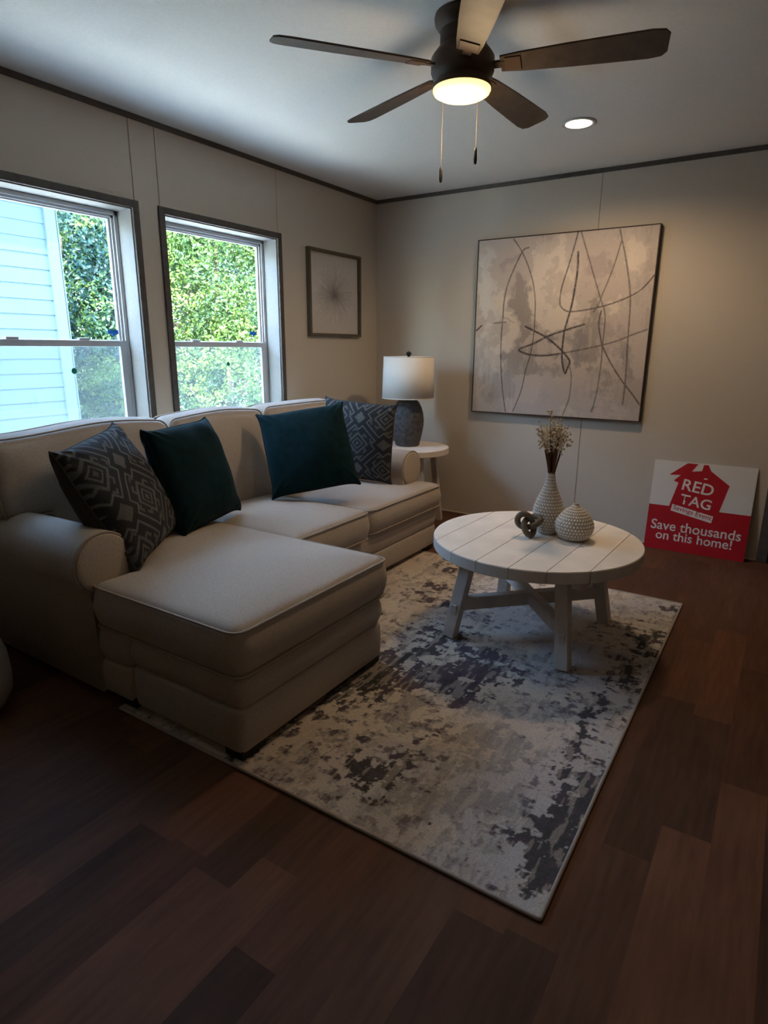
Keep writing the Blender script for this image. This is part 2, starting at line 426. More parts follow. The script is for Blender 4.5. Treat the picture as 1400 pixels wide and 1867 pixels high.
# floor made of planks with their own tone (one mesh)
def build_floor():
    rnd = random.Random(11)
    vs = []; fs = []; cols = []; uvs = []
    fixed = {  # column index k (x = 0.085 + 0.125 k): breaks and tones, taken from the boards that stand out
        22: [(-0.2, None), (-1.27, 1.28), (-2.13, 0.78), (-2.79, 1.38)],
        23: [(-0.2, None), (-1.63, 0.85), (-2.49, 1.30), (-3.35, 1.05)],
        21: [(-0.2, None), (-1.45, 1.15), (-2.05, 0.72), (-2.95, 0.95)],
        14: [(-0.2, None), (-2.65, 1.12), (-3.24, 0.66), (-3.62, 1.2)],
        16: [(-0.2, None), (-3.05, 1.1), (-3.72, 0.60), (-4.4, 1.0)],
        15: [(-0.2, None), (-2.9, 0.9), (-3.5, 1.25), (-4.3, 1.0)],
        20: [(-0.2, None), (-2.6, 1.0), (-3.34, 0.66), (-4.3, 1.0)],
        19: [(-0.2, None), (-2.6, 1.18), (-3.36, 0.75), (-4.3, 1.0)],
        12: [(-0.2, None), (-2.9, 1.2), (-3.6, 0.7), (-4.3, 1.0)],
    }
    ncol = int((ROOM_X + 0.3) / 0.125) + 2
    for k in range(-1, ncol):
        x0 = 0.085 + 0.125 * k; x1 = x0 + 0.125
        x0c = max(x0, -0.02); x1c = min(x1, ROOM_X + 0.02)
        if x1c <= x0c: continue
        ends = []
        if k in fixed:
            seq = [(0.3, 1.0)] + [(y, t if t else rnd.uniform(0.8, 1.2)) for y, t in fixed[k]]
            y = seq[-1][0] - 0.86
            while y > ROOM_Y: seq.append((y, rnd.uniform(0.72, 1.28))); y -= 0.86
        else:
            y = 0.3 - rnd.uniform(0, 0.86); seq = [(0.3, rnd.uniform(0.8, 1.2))]
            while y > ROOM_Y: seq.append((y, rnd.uniform(0.70, 1.30))); y -= 0.86
        ys = [s[0] for s in seq] + [ROOM_Y - 0.2]
        for i, (ya, tone) in enumerate(seq):
            yb = ys[i + 1]
            b = len(vs); vs += [(x0c, yb, 0), (x1c, yb, 0), (x1c, ya, 0), (x0c, ya, 0)]; fs.append((b, b + 1, b + 2, b + 3))
            wrm = rnd.uniform(-0.06, 0.06); g = rnd.uniform(0, 1)
            cols += [(tone * (1 + wrm), tone, tone * (1 - wrm))] * 4
            uvs += [g] * 4
    o = mesh_obj('floor', vs, fs, None, smooth=False)
    set_col(o.data, np.array(cols)); a = o.data.attributes.new('seed', 'FLOAT', 'POINT'); a.data.foreach_set('value', uvs)
    m = bpy.data.materials.new('brown_vinyl_plank'); m.use_nodes = True
    n = m.node_tree.nodes; l = m.node_tree.links; b = n['Principled BSDF']
    tc = n.new('ShaderNodeTexCoord'); at = n.new('ShaderNodeAttribute'); at.attribute_name = 'col'
    sa = n.new('ShaderNodeAttribute'); sa.attribute_name = 'seed'
    ad = n.new('ShaderNodeVectorMath'); ad.operation = 'ADD'; cb = n.new('ShaderNodeCombineXYZ')
    ml = n.new('ShaderNodeMath'); ml.operation = 'MULTIPLY'; ml.inputs[1].default_value = 37.0
    l.new(sa.outputs['Fac'], ml.inputs[0]); l.new(ml.outputs[0], cb.inputs[2])
    l.new(tc.outputs['Object'], ad.inputs[0]); l.new(cb.outputs[0], ad.inputs[1])
    mp = n.new('ShaderNodeMapping'); mp.inputs['Scale'].default_value = (1, 0.10, 1); l.new(ad.outputs[0], mp.inputs['Vector'])
    t1 = n.new('ShaderNodeTexNoise'); t1.inputs['Scale'].default_value = 55; t1.inputs['Detail'].default_value = 6; l.new(mp.outputs[0], t1.inputs['Vector'])
    mp2 = n.new('ShaderNodeMapping'); mp2.inputs['Scale'].default_value = (1, 0.3, 1); l.new(ad.outputs[0], mp2.inputs['Vector'])
    t2 = n.new('ShaderNodeTexNoise'); t2.inputs['Scale'].default_value = 9; t2.inputs['Detail'].default_value = 4; l.new(mp2.outputs[0], t2.inputs['Vector'])
    r1 = n.new('ShaderNodeMapRange'); r1.inputs[1].default_value = .3; r1.inputs[2].default_value = .7; r1.inputs[3].default_value = .82; r1.inputs[4].default_value = 1.18; l.new(t1.outputs['Fac'], r1.inputs[0])
    r2 = n.new('ShaderNodeMapRange'); r2.inputs[1].default_value = .3; r2.inputs[2].default_value = .7; r2.inputs[3].default_value = .85; r2.inputs[4].default_value = 1.15; l.new(t2.outputs['Fac'], r2.inputs[0])
    mm = n.new('ShaderNodeMath'); mm.operation = 'MULTIPLY'; l.new(r1.outputs[0], mm.inputs[0]); l.new(r2.outputs[0], mm.inputs[1])
    x1 = n.new('ShaderNodeMix'); x1.data_type = 'RGBA'; x1.blend_type = 'MULTIPLY'; x1.inputs['Factor'].default_value = 1
    x1.inputs['A'].default_value = (0.100, 0.046, 0.026, 1); l.new(at.outputs['Color'], x1.inputs['B'])
    x2 = n.new('ShaderNodeMix'); x2.data_type = 'RGBA'; x2.blend_type = 'MULTIPLY'; x2.inputs['Factor'].default_value = 1
    l.new(x1.outputs['Result'], x2.inputs['A']); l.new(mm.outputs[0], x2.inputs['B']); l.new(x2.outputs['Result'], b.inputs['Base Color'])
    b.inputs['Roughness'].default_value = 0.62; b.inputs['Specular IOR Level'].default_value = 0.14
    bp = n.new('ShaderNodeBump'); bp.inputs['Strength'].default_value = 0.15; bp.inputs['Distance'].default_value = 0.001
    l.new(t1.outputs['Fac'], bp.inputs['Height']); l.new(bp.outputs[0], b.inputs['Normal'])
    o.data.materials.append(m)
    return struct(o)
build_floor()
struct(box_obj('ceiling', (-0.15, ROOM_Y - 0.15, H), (ROOM_X + 0.15, 0.3, H + 0.12), M['ceil']))

W2Y = (-2.075, -1.187); W1Y = (-3.162, -2.272); WZ = (0.66, 2.0)
def wall_left():
    bm = bmesh.new(); x0, x1 = -0.15, 0.0
    def b(y0, y1, z0, z1): add_box(bm, (x0, y0, z0), (x1, y1, z1))
    b(ROOM_Y - 0.15, W1Y[0], 0, H); b(W1Y[1], W2Y[0], 0, H); b(W2Y[1], 0.15, 0, H)
    for a, c in (W1Y, W2Y): b(a, c, 0, WZ[0]); b(a, c, WZ[1], H)
    return struct(bm_obj('wall_left', bm, M['wall']))
wall_left()
bm = bmesh.new(); add_box(bm, (0, 0, 0), (2.936, 0.12, H)); add_box(bm, (2.936, 0, 2.06), (3.80, 0.12, H)); add_box(bm, (3.80, 0, 0), (ROOM_X, 0.12, H)); add_box(bm, (2.90, 0.12, -0.02), (3.90, 0.24, H))  # last box added behind the door to stop outside light leaking in
struct(bm_obj('wall_back', bm, M['wall']))
struct(box_obj('wall_right', (ROOM_X, ROOM_Y - 0.15, 0), (ROOM_X + 0.15, 0.15, H), M['wall']))
struct(box_obj('wall_front', (0, ROOM_Y - 0.15, 0), (ROOM_X, ROOM_Y, H), M['wall']))
# dark batten trim where walls meet the ceiling
struct(box_obj('trim_1', (0.0, ROOM_Y, H - 0.027), (0.012, 0, H), M['trim'], bevel=0.003))
struct(box_obj('trim_2', (0.012, -0.012, H - 0.027), (ROOM_X, 0, H), M['trim'], bevel=0.003))
# flat panel seams
for i, (a, b) in enumerate([((0.0, -2.252, 2.037), (0.0025, -2.248, H - 0.027)), ((0.0, -2.097, 2.037), (0.0025, -2.093, H - 0.027)),
                            ((0.0, -1.176, 2.037), (0.0015, -1.174, H - 0.027)), ((1.748, -0.003, 0), (1.752, 0, H - 0.027))]):
    struct(box_obj('trim_%d' % (i + 3), a, b, mat('seam_strip', (0.30, 0.265, 0.22), 0.8, 0.2)))
struct(box_obj('baseboard_back', (0.0, -0.010, 0), (2.936, 0, 0.014), M['wall'], bevel=0.004))
struct(box_obj('baseboard_left', (0.0, ROOM_Y, 0), (0.010, 0, 0.014), M['wall'], bevel=0.004))
# doorway at the end of the back wall: dark casing and closed dark door
bm = bmesh.new()
add_box(bm, (2.936, -0.018, 0), (2.995, 0.12, 2.06), 0.003); add_box(bm, (3.74, -0.018, 0), (3.80, 0.12, 2.06), 0.003); add_box(bm, (2.936, -0.018, 2.03), (3.80, 0.12, 2.09), 0.003)
struct(bm_obj('trim_7', bm, M['trim']))
d = struct(box_obj('door_1', (3.0, 0.05, 0.012), (3.735, 0.09, 2.03), M['door'], bevel=0.002))
bm = bmesh.new()
for z0, z1 in ((0.2, 0.9), (1.1, 1.9)): add_box(bm, (3.1, 0.042, z0), (3.63, 0.052, z1), 0.008)
bm_obj('door_panel', bm, M['door'], d)
v, f = lathe([(0.0, 0.0), (0.012, 0.0), (0.012, 0.03), (0.028, 0.04), (0.03, 0.06), (0.0, 0.07)], 20)
mesh_obj('door_handle', v, f, M['brass'], d, loc=(3.69, 0.05, 0.95), rot=(PI / 2, 0, 0))

def window(n, ya, yb):
    z0, z1 = WZ; cw = 0.037
    w = bpy.data.objects.new('window_%d' % n, None); C.objects.link(w); w.location = (0, (ya + yb) / 2, z0); struct(w)
    oy = -(ya + yb) / 2; oz = -z0
    def B(bm, a, b, bev=0.0): add_box(bm, (a[0], a[1] + oy, a[2] + oz), (b[0], b[1] + oy, b[2] + oz), bev)
    bm = bmesh.new()
    for a, b in (((0, ya - cw, z0 - cw), (0.014, ya, z1 + cw)), ((0, yb, z0 - cw), (0.014, yb + cw, z1 + cw)),
                 ((0, ya, z1), (0.014, yb, z1 + cw)), ((0, ya, z0 - cw), (0.014, yb, z0))): B(bm, a, b, 0.002)
    bm_obj('casing', bm, M['trim'], w)
    bm = bmesh.new(); t = 0.006
    for a, b in (((-0.118, ya, z0), (0.0, ya + t, z1)), ((-0.118, yb - t, z0), (0.0, yb, z1)), ((-0.118, ya, z1 - t), (0.0, yb, z1)), ((-0.118, ya, z0), (0.0, yb, z0 + t))): B(bm, a, b)
    bm_obj('jamb', bm, M['jamb'], w)
    # vinyl frame
    ia, ib, jz0, jz1 = ya + t, yb - t, z0 + t, z1 - t
    bm = bmesh.new(); fw_ = 0.022
    for a, b in (((-0.150, ia, jz0), (-0.112, ia + fw_, jz1)), ((-0.150, ib - fw_, jz0), (-0.112, ib, jz1)), ((-0.150, ia, jz1 - fw_), (-0.112, ib, jz1)), ((-0.150, ia, jz0), (-0.112, ib, jz0 + fw_))): B(bm, a, b, 0.002)
    # inner track lips
    B(bm, (-0.126, ib - fw_ - 0.014, 1.33), (-0.120, ib - fw_, jz1 - fw_)); B(bm, (-0.126, ia + fw_, 1.33), (-0.120, ia + fw_ + 0.014, jz1 - fw_))
    B(bm, (-0.126, ia + fw_, jz1 - fw_ - 0.012), (-0.120, ib - fw_, jz1 - fw_))
    bm_obj('vinyl_frame', bm, M['vinyl'], w)
    def sash(nm, xa, xb, sa, sb, st, rail_b, rail_t):
        bm = bmesh.new(); a0 = ia + fw_; b0 = ib - fw_
        B(bm, (xa, a0, sa), (xb, a0 + st, sb), 0.003); B(bm, (xa, b0 - st, sa), (xb, b0, sb), 0.003)
        B(bm, (xa, a0 + st, sa), (xb, b0 - st, sa + rail_b), 0.003); B(bm, (xa, a0 + st, sb - rail_t), (xb, b0 - st, sb), 0.003)
        s = bm_obj(nm, bm, M['vinyl'], w)
        bm = bmesh.new(); xm = (xa + xb) / 2
        B(bm, (xm - 0.002, a0 + st, sa + rail_b), (xm + 0.002, b0 - st, sb - rail_t))
        bm_obj('pane', bm, M['glass'], s)
        return s
    up = sash('upper_sash', -0.148, -0.130, 1.318, jz1 - fw_, 0.026, 0.030, 0.020)
    lo = sash('lower_sash', -0.130, -0.112, jz0 + fw_, 1.345, 0.036, 0.045, 0.032)
    bm = bmesh.new(); ym = (ya + yb) / 2
    for yy in (ym - 0.18, ym + 0.18): B(bm, (-0.132, yy - 0.03, 1.345), (-0.114, yy + 0.03, 1.357), 0.003)
    bm_obj('sash_lock', bm, M['vinyl'], lo)
    bm = bmesh.new(); B(bm, (-0.158, ia + fw_, jz0 + fw_), (-0.157, ib - fw_, 1.335)); bm_obj('insect_screen', bm, M['screen'], w)
window(1, *W1Y); window(2, *W2Y)

# stickers and tape on the glass
def disc(name, c, r, m, label, cat):
    v, f = lathe([(r, 0), (r, 0.0012)], 20)
    o = mesh_obj(name, v, f, m, loc=c, rot=(0, PI / 2, 0), smooth=False); tag(o, label, cat); return o
disc('sticker', (-0.1186, -2.612, 1.192), 0.015, M['green_dot'], 'small green dot sticker on the lower pane of the left window', 'sticker')
disc('sticker', (-0.1186, -1.560, 1.209), 0.013, M['green_dot'], 'small green dot sticker on the lower pane of the right window', 'sticker')
for (y, z, la) in ((-2.352, 1.388, 'blue tape tab at the corner of the left window upper pane'), (-1.299, 1.404, 'blue tape tab at the corner of the right window upper pane')):
    bm = bmesh.new(); add_box(bm, (-0.1365, -0.035, -0.010), (-0.1355, 0.030, 0.012)); add_box(bm, (-0.1362, -0.012, -0.016), (-0.1345, 0.028, 0.003), mtx=Matrix.Rotation(0.3, 4, 'X'))
    o = bm_obj('tape_tab', bm, M['tape'], loc=(0, y, z)); tag(o, la, 'tape')

# ================================================================== OUTSIDE
struct(tag(box_obj('ground', (-30, -25, -0.75), (6, 30, -0.6), M['ground'])))
def neighbour():
    t = thing('house', 'pale blue house with horizontal lap siding outside the left window', 'house', (-3.2, -0.76, -0.6))
    L = 9.0; lap = 0.138; zt = 3.6; vs = []; fs = []
    # sawtooth lap siding facing the room
    k = 0; z = 0
    prof = []
    while z < zt:
        prof.append((0.007, z)); prof.append((0.0, min(z + lap, zt))); z += lap
    for x, zz in prof: vs += [(x - 0.02, -L, zz), (x - 0.02, -0.115, zz)]
    for i in range(len(prof) - 1): fs.append((2 * i, 2 * i + 1, 2 * i + 3, 2 * i + 2))
    mesh_obj('siding', vs, fs, M['siding'], t, smooth=False)
    box_obj('wall', (-6.0, -L, 0), (-0.025, -0.01, zt), M['siding'], t)
    bm = bmesh.new(); add_box(bm, (-0.02, -0.115, 0), (0.012, 0.0, zt), 0.002); add_box(bm, (-0.12, -0.01, 0), (0.012, 0.012, zt), 0.002)
    bm_obj('corner_board', bm, M['sidetrim'], t)
    vs = [(0.3, -L - .3, zt), (0.3, .25, zt), (-3, .25, zt + 1.1), (-3, -L - .3, zt + 1.1), (-6.3, -L - .3, zt), (-6.3, .25, zt),
          (0.3, -L - .3, zt + .1), (0.3, .25, zt + .1), (-3, .25, zt + 1.2), (-3, -L - .3, zt + 1.2), (-6.3, -L - .3, zt + .1), (-6.3, .25, zt + .1)]
    fs = [(0, 1, 2, 3), (3, 2, 5, 4), (6, 9, 8, 7), (9, 10, 11, 8), (0, 6, 7, 1), (4, 5, 11, 10), (1, 7, 8, 2), (2, 8, 11, 5), (0, 3, 9, 6), (3, 4, 10, 9)]
    mesh_obj('roof', vs, fs, M['shingle'], t, smooth=False)
neighbour()

def foliage(seed, blobs, nleaf, size):
    """leaf quads scattered through the outer shell of ellipsoid clumps"""
    R = np.random.RandomState(seed); vs = []; fs = []; rn = []
    vol = np.array([b[3] * b[4] for b in blobs]); vol = vol / vol.sum()
    for b, w in zip(blobs, vol):
        n = int(nleaf * w)
        d = R.normal(size=(n, 3)); d /= np.linalg.norm(d, axis=1)[:, None]
        # sub-clumps
        k = 60; cd = R.normal(size=(k, 3)); cd /= np.linalg.norm(cd, axis=1)[:, None]
        near = np.argmax(d @ cd.T, 1)
        rad = R.uniform(0.62, 1.02, n) * (0.68 + 0.42 * R.rand(k)[near])
        P = d * rad[:, None] * np.array([b[3], b[3], b[4]]) + np.array(b[:3])
        nrm = d * 0.6 + R.normal(size=(n, 3)) * 0.55 + np.array([0.1, -0.1, 0.35]); nrm /= np.linalg.norm(nrm, axis=1)[:, None]
        a = np.cross(nrm, R.normal(size=(n, 3))); a /= np.linalg.norm(a, axis=1)[:, None]; c = np.cross(nrm, a)
        sz = (size * R.uniform(0.6, 1.3, n))[:, None]
        o = len(vs)
        Q = np.stack([P - a * sz, P - c * sz * 0.5 + nrm * sz * .12, P + a * sz, P + c * sz * 0.5 + nrm * sz * .12], 1).reshape(-1, 3)
        vs += Q.tolist(); fs += (np.arange(n * 4).reshape(-1, 4) + o).tolist()
        q = np.clip(R.normal(0.10 + 0.75 * (near % 5) / 4, 0.13), 0, 1); rn += np.repeat(q, 4).tolist()  # tone per clump paints in bright clusters and shaded gaps
    return vs, fs, rn

def tree(name, label, cat, x, y, h, crown_r, seed, m, n=9000, size=0.05, group=None):
    t = thing(name, label, cat, (x, y, -0.6), 0, group)
    R = random.Random(seed)
    blobs = [(0, 0, h * 0.55, crown_r * 0.85, h * 0.40)]
    for k in range(9):
        a = R.uniform(0, 2 * PI); rr_ = crown_r * R.uniform(0.35, 0.75); z = h * R.uniform(0.15, 0.85)
        blobs.append((rr_ * math.cos(a), rr_ * math.sin(a), z, crown_r * R.uniform(0.35, 0.55), h * R.uniform(0.12, 0.2)))
    v, f, rn = foliage(seed, blobs, n, size)
    o = mesh_obj('foliage', v, f, m, t, smooth=False)
    a = o.data.attributes.new('rnd', 'FLOAT', 'POINT'); a.data.foreach_set('value', rn)
    parts = [tube([(0, 0, 0), (0.03, 0.02, h * 0.3), (-0.02, 0.03, h * 0.55), (0.02, 0, h * 0.85)], 0.1, 8, radii=[0.11, 0.09, 0.06, 0.02])]
    for k in range(6):
        a = R.uniform(0, 2 * PI); z = h * R.uniform(0.2, 0.5)
        parts.append(tube([(0, 0, z), (0.4 * crown_r * math.cos(a), 0.4 * crown_r * math.sin(a), z + 0.15 * h), (0.75 * crown_r * math.cos(a), 0.75 * crown_r * math.sin(a), z + 0.25 * h)], 0.03, 6, radii=[0.05, 0.035, 0.01]))
    v, f = merge(*parts); mesh_obj('trunk', v, f, M['bark'], t)
    return t
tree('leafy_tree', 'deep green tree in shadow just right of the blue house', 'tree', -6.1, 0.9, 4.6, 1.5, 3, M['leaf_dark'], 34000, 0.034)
tree('leafy_bush', 'bright yellow-green bush low beside the blue house corner', 'bush', -4.9, 0.75, 2.0, 0.75, 4, M['leaf'], 20000, 0.026)
tree('leafy_tree', 'bright green tree filling the left half of the right window', 'tree', -5.0, 2.9, 4.8, 1.5, 5, M['leaf'], 42000, 0.030)
tree('leafy_tree', 'pale green tree filling the right half of the right window', 'tree', -3.7, 4.3, 4.6, 1.5, 6, M['leaf'], 42000, 0.030)
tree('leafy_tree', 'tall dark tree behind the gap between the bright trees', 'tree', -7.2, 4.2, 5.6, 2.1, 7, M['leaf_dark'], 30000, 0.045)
tree('leafy_bush', 'low yellow-green bush under the tree in the right window', 'bush', -3.8, 1.9, 2.1, 0.85, 8, M['leaf'], 22000, 0.026)
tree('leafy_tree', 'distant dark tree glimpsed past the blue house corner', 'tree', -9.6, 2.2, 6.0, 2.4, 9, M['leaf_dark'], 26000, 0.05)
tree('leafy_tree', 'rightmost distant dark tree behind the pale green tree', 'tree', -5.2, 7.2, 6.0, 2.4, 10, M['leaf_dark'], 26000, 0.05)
tree('leafy_bush', 'rightmost low bush below the pale green tree', 'bush', -2.5, 3.2, 1.9, 0.8, 12, M['leaf'], 20000, 0.026)

# ================================================================== SOFA
sofa = thing('sectional_sofa', 'beige linen sectional sofa with rolled arms and a chaise under the windows', 'sofa', (0.6, -2.1, 0))
SO = Vector((0.6, -2.1, 0))
def so(verts): return [(x - SO.x, y - SO.y, z - SO.z) for x, y, z in verts]
def seat_slab(outline, zc, t, name, parent, pipe=True, **kw):
    v, f = slab(outline, t, **kw)
    o = mesh_obj(name, so([(x, y, z + zc) for x, y, z in v]), f, M['fabric'], parent)
    if pipe:
        P = np.array(outline); N = outline_normals(P); er = kw.get('er', 0.015)
        for zz in (zc + t / 2 - er * 0.35, zc - t / 2 + er * 0.35):
            Q = P + N * 0.001
            pv, pf = tube([(q[0], q[1], zz) for q in Q], 0.0042, 6, closed=True)
            mesh_obj('piping', so(pv), pf, M['welt'], o)
    return o
# lower base (skirt) and puffed deck band, sofa part and chaise part
ol = rpoly([(0.10, -3.262), (1.09, -3.262), (1.09, -0.912), (0.10, -0.912)], 0.03, step=0.06)
v, f = slab(ol, 0.135, crown=0.0, er=0.012, bulge=0.004); mesh_obj('base', so([(x, y, z + 0.103) for x, y, z in v]), f, M['fabric'], sofa)
ol = rpoly([(0.10, -3.258), (1.093, -3.258), (1.093, -0.916), (0.10, -0.916)], 0.04, step=0.06)
v, f = slab(ol, 0.14, crown=0.0, er=0.022, bulge=0.010); mesh_obj('deck_band', so([(x, y, z + 0.238) for x, y, z in v]), f, M['fabric'], sofa)
ol = rpoly([(1.097, -3.262), (1.648, -3.262), (1.648, -2.435), (1.097, -2.435)], 0.03, step=0.05)
v, f = slab(ol, 0.155, crown=0.0, er=0.012, bulge=0.004); mesh_obj('chaise_base', so([(x, y, z + 0.113) for x, y, z in v]), f, M['fabric'], sofa)
ol = rpoly([(1.097, -3.258), (1.650, -3.258), (1.650, -2.438), (1.097, -2.438)], 0.04, step=0.05)
v, f = slab(ol, 0.125, crown=0.0, er=0.022, bulge=0.012); mesh_obj('chaise_deck_band', so([(x, y, z + 0.252) for x, y, z in v]), f, M['fabric'], sofa)
# seat cushions
ol = rpoly([(0.40, -3.07), (0.925, -3.07), (0.925, -3.272), (1.662, -3.272), (1.662, -2.415), (0.40, -2.425)], [.03, .02, .03, .055, .05, .03], step=0.03)
seat_slab(ol, 0.392, 0.170, 'seat_cushion', sofa, crown=0.036, er=0.024, bulge=0.014, falloff=0.13, seed=1)
ol = rpoly([(0.40, -2.415), (1.150, -2.412), (1.150, -1.790), (0.40, -1.775)], [.03, .035, .05, .03], step=0.03)
seat_slab(ol, 0.380, 0.160, 'seat_cushion', sofa, crown=0.040, er=0.024, bulge=0.014, falloff=0.12, seed=2)
ol = rpoly([(0.40, -1.765), (1.125, -1.755), (1.125, -0.915), (0.930, -0.915), (0.930, -1.095), (0.40, -1.095)], [.03, .07, .05, .03, .02, .03], step=0.03)
seat_slab(ol, 0.375, 0.150, 'seat_cushion', sofa, crown=0.040, er=0.024, bulge=0.014, falloff=0.12, seed=3)
# rolled arms
def arm(side):
    # profile in (y, z): y measured from the outer side plane, positive outward
    yo = -3.262 if side < 0 else -0.912; sgn = -1 if side < 0 else 1
    cyy, cz, r = yo - sgn * 0.052, 0.536, 0.122
    prof = [(yo + sgn * 0.012, 0.036), (yo + sgn * 0.012, 0.40)]
    a0 = math.degrees(math.atan2(-0.085, 0.085))
    for a in np.linspace(-42, 205, 26): prof.append((cyy + sgn * r * math.cos(math.radians(a)), cz + r * math.sin(math.radians(a))))
    yi = yo - sgn * 0.185
    prof += [(yi, 0.44), (yi, 0.30), (yi, 0.036)]
    xs = [0.10, 0.14, 0.3, 0.5, 0.7, 0.86, 0.905, 0.917, 0.922]; vs = []; n = len(prof)
    for i, x in enumerate(xs):
        k = {6: 0.998, 7: 0.985, 8: 0.955}.get(i, 1.0)
        dz = -0.018 * max(0, (0.6 - x)) / 0.5
        for (y, z) in prof:
            if z > 0.40 or abs(y - cyy) > 0.1:
                yy = cyy + (y - cyy) * k; z2 = cz + (z - cz) * k if z > 0.42 else z
                vs.append((x, yy, z2 + (dz if z > 0.42 else 0)))
            else: vs.append((x, y, z))
    fs = []
    for i in range(len(xs) - 1):
        for j in range(n):
            j2 = (j + 1) % n; q = (i * n + j, i * n + j2, (i + 1) * n + j2, (i + 1) * n + j)
            fs.append(q if sgn < 0 else q[::-1])
    e = tuple((len(xs) - 1) * n + j for j in range(n)); fs.append(e if sgn > 0 else e[::-1])
    s0 = tuple(range(n)); fs.append(s0[::-1] if sgn > 0 else s0)
    o = mesh_obj('arm', so(vs), fs, M['fabric'], sofa)
    path = [(0.919, cyy + sgn * (r - 0.003) * math.cos(math.radians(a)), cz + (r - 0.003) * math.sin(math.radians(a))) for a in np.linspace(-75, 235, 44)]
    pv, pf = tube(path, 0.0045, 6); mesh_obj('piping', so(pv), pf, M['welt'], o)
    # padded end panel inside the piping
    pts = [(cyy + (r - 0.008) * math.cos(a), cz + (r - 0.008) * math.sin(a)) for a in np.linspace(0, 2 * PI, 40, endpoint=False)]
    v, f = slab(pts, 0.02, crown=0.006, er=0.006, bulge=0.0, res=0.03, falloff=0.04, wob=0)
    mesh_obj('end_panel', so([(z + 0.918, x, y) for x, y, z in v]), f, M['fabric'], o)
arm(-1); arm(1)
# back frame
ol = rpoly([(-3.20, 0.06), (-0.975, 0.06), (-0.975, 0.80), (-3.20, 0.80)], 0.06, step=0.06)
v, f = slab(ol, 0.14, crown=0.0, er=0.03, bulge=0.0)
mesh_obj('back_frame', so([(z + 0.155, x, y) for x, y, z in v]), f, M['fabric'], sofa)
# loose back cushions, leaning back a little
def back_cushion(y0, y1, seed, top=0.955, wing=0):
    ht = top - 0.44
    if wing < 0: ol = rpoly([(y0, 0.0), (y1, 0.0), (y1, ht), (y0 + wing, ht), (y0 + wing, 0.19), (y0, 0.19)], [.05, .05, .06, .05, .04, .02], step=0.03)
    elif wing > 0: ol = rpoly([(y0, 0.0), (y1, 0.0), (y1, 0.235), (y1 + wing, 0.235), (y1 + wing, ht), (y0, ht)], [.05, .05, .02, .04, .05, .06], step=0.03)
    else: ol = rpoly([(y0, 0.0), (y1, 0.0), (y1, ht), (y0, ht)], [.05, .05, .06, .06], step=0.03)
    v, f = slab(ol, 0.17, crown=0.05, crown_b=0.02, er=0.03, bulge=0.014, falloff=0.10, wob=0.006, seed=seed)
    rn = np.random.RandomState(seed); ph = rn.rand(4) * 6
    def mp(x, y, z):
        # x: along the sofa, y: height, z: thickness; the top rolls softly back
        yy = y + 0.004 * math.sin(x * 9 + ph[0]) * (y / 0.5) + 0.014 * math.sin(PI * (x - y0) / (y1 - y0)) * max(0, y / 0.5)
        lean = -0.20 * y
        return (0.345 + z + lean, x, 0.440 + yy)
    o = mesh_obj('back_cushion', so([mp(*q) for q in v]), f, M['fabric'], sofa)
    P = np.array(ol); N = outline_normals(P)
    for zz in (0.075, -0.075):
        Q = P + N * 0.002
        pv, pf = tube([mp(q[0], q[1], zz) for q in Q], 0.0045, 6, closed=True)
        mesh_obj('piping', so(pv), pf, M['welt'], o)
back_cushion(-3.08, -2.415, 11, wing=-0.2); back_cushion(-2.405, -1.725, 12); back_cushion(-1.715, -1.02, 13)
for x, y in ((0.16, -3.20), (0.16, -0.98), (1.03, -0.98), (1.60, -3.20), (1.60, -2.50), (1.05, -3.20)):
    box_obj('leg', (x - 0.04 - SO.x, y - 0.055 - SO.y, 0.0085 if x > 1.02 else 0.0), (x + 0.04 - SO.x, y + 0.055 - SO.y, 0.05), M['block'], sofa, bevel=0.003)

# ------------------------------------------------------------------ throw pillows
def key_pattern(u, v, off=(0, 0), sc=1.0):
    """woven lattice of stepped diamonds with hooked keys; u,v in -1..1"""
    x = (u * 0.5 + off[0]) * sc; y = (v * 0.5 + off[1]) * sc
    a = (x + y); b = (x - y)                       # diagonal lattice
    cell = 0.66
    A = (a / cell + 0.5) % 1 - 0.5; Bq = (b / cell + 0.5) % 1 - 0.5
    pa, pb = np.abs(A), np.abs(Bq); ch = np.maximum(pa, pb)
    def ln(d, w): return sstep(w + 0.006, w - 0.004, np.abs(d))
    # stepped diamond outline, doubled
    sd1 = np.minimum(np.maximum(pa - 0.43, pb - 0.27), np.maximum(pa - 0.27, pb - 0.43))
    out = ln(sd1, 0.014) * 0.9
    # centre block
    out = np.maximum(out, ln(ch - 0.105, 0.012) * 0.8); out = np.maximum(out, (ch < 0.045) * 0.5)
    # four hooked keys turning round the centre
    for k in range(4):
        X, Y = A, Bq
        for _ in range(k): X, Y = -Y, X
        hook = ((np.abs(X - 0.20) < 0.026) & (Y > -0.16) & (Y < 0.22)) | ((np.abs(Y - 0.20) < 0.024) & (X > 0.10) & (X < 0.226)) | \
               ((np.abs(Y + 0.05) < 0.022) & (X > 0.20) & (X < 0.31)) | ((np.abs(X - 0.31) < 0.022) & (Y > -0.07) & (Y < 0.06)) | \
               ((np.abs(X - 0.345) < 0.02) & (Y > 0.12) & (Y < 0.22)) | ((np.abs(Y - 0.22) < 0.02) & (X > 0.27) & (X < 0.365))
        out = np.maximum(out, hook * 0.62)
    # plain tiles where the diamonds meet
    ct = np.maximum(0.5 - pa, 0.5 - pb)
    out = np.maximum(out, (ct < 0.115) * 0.70); out = np.maximum(out, ln(ct - 0.165, 0.008) * 0.0)
    return np.clip(out, 0, 1)

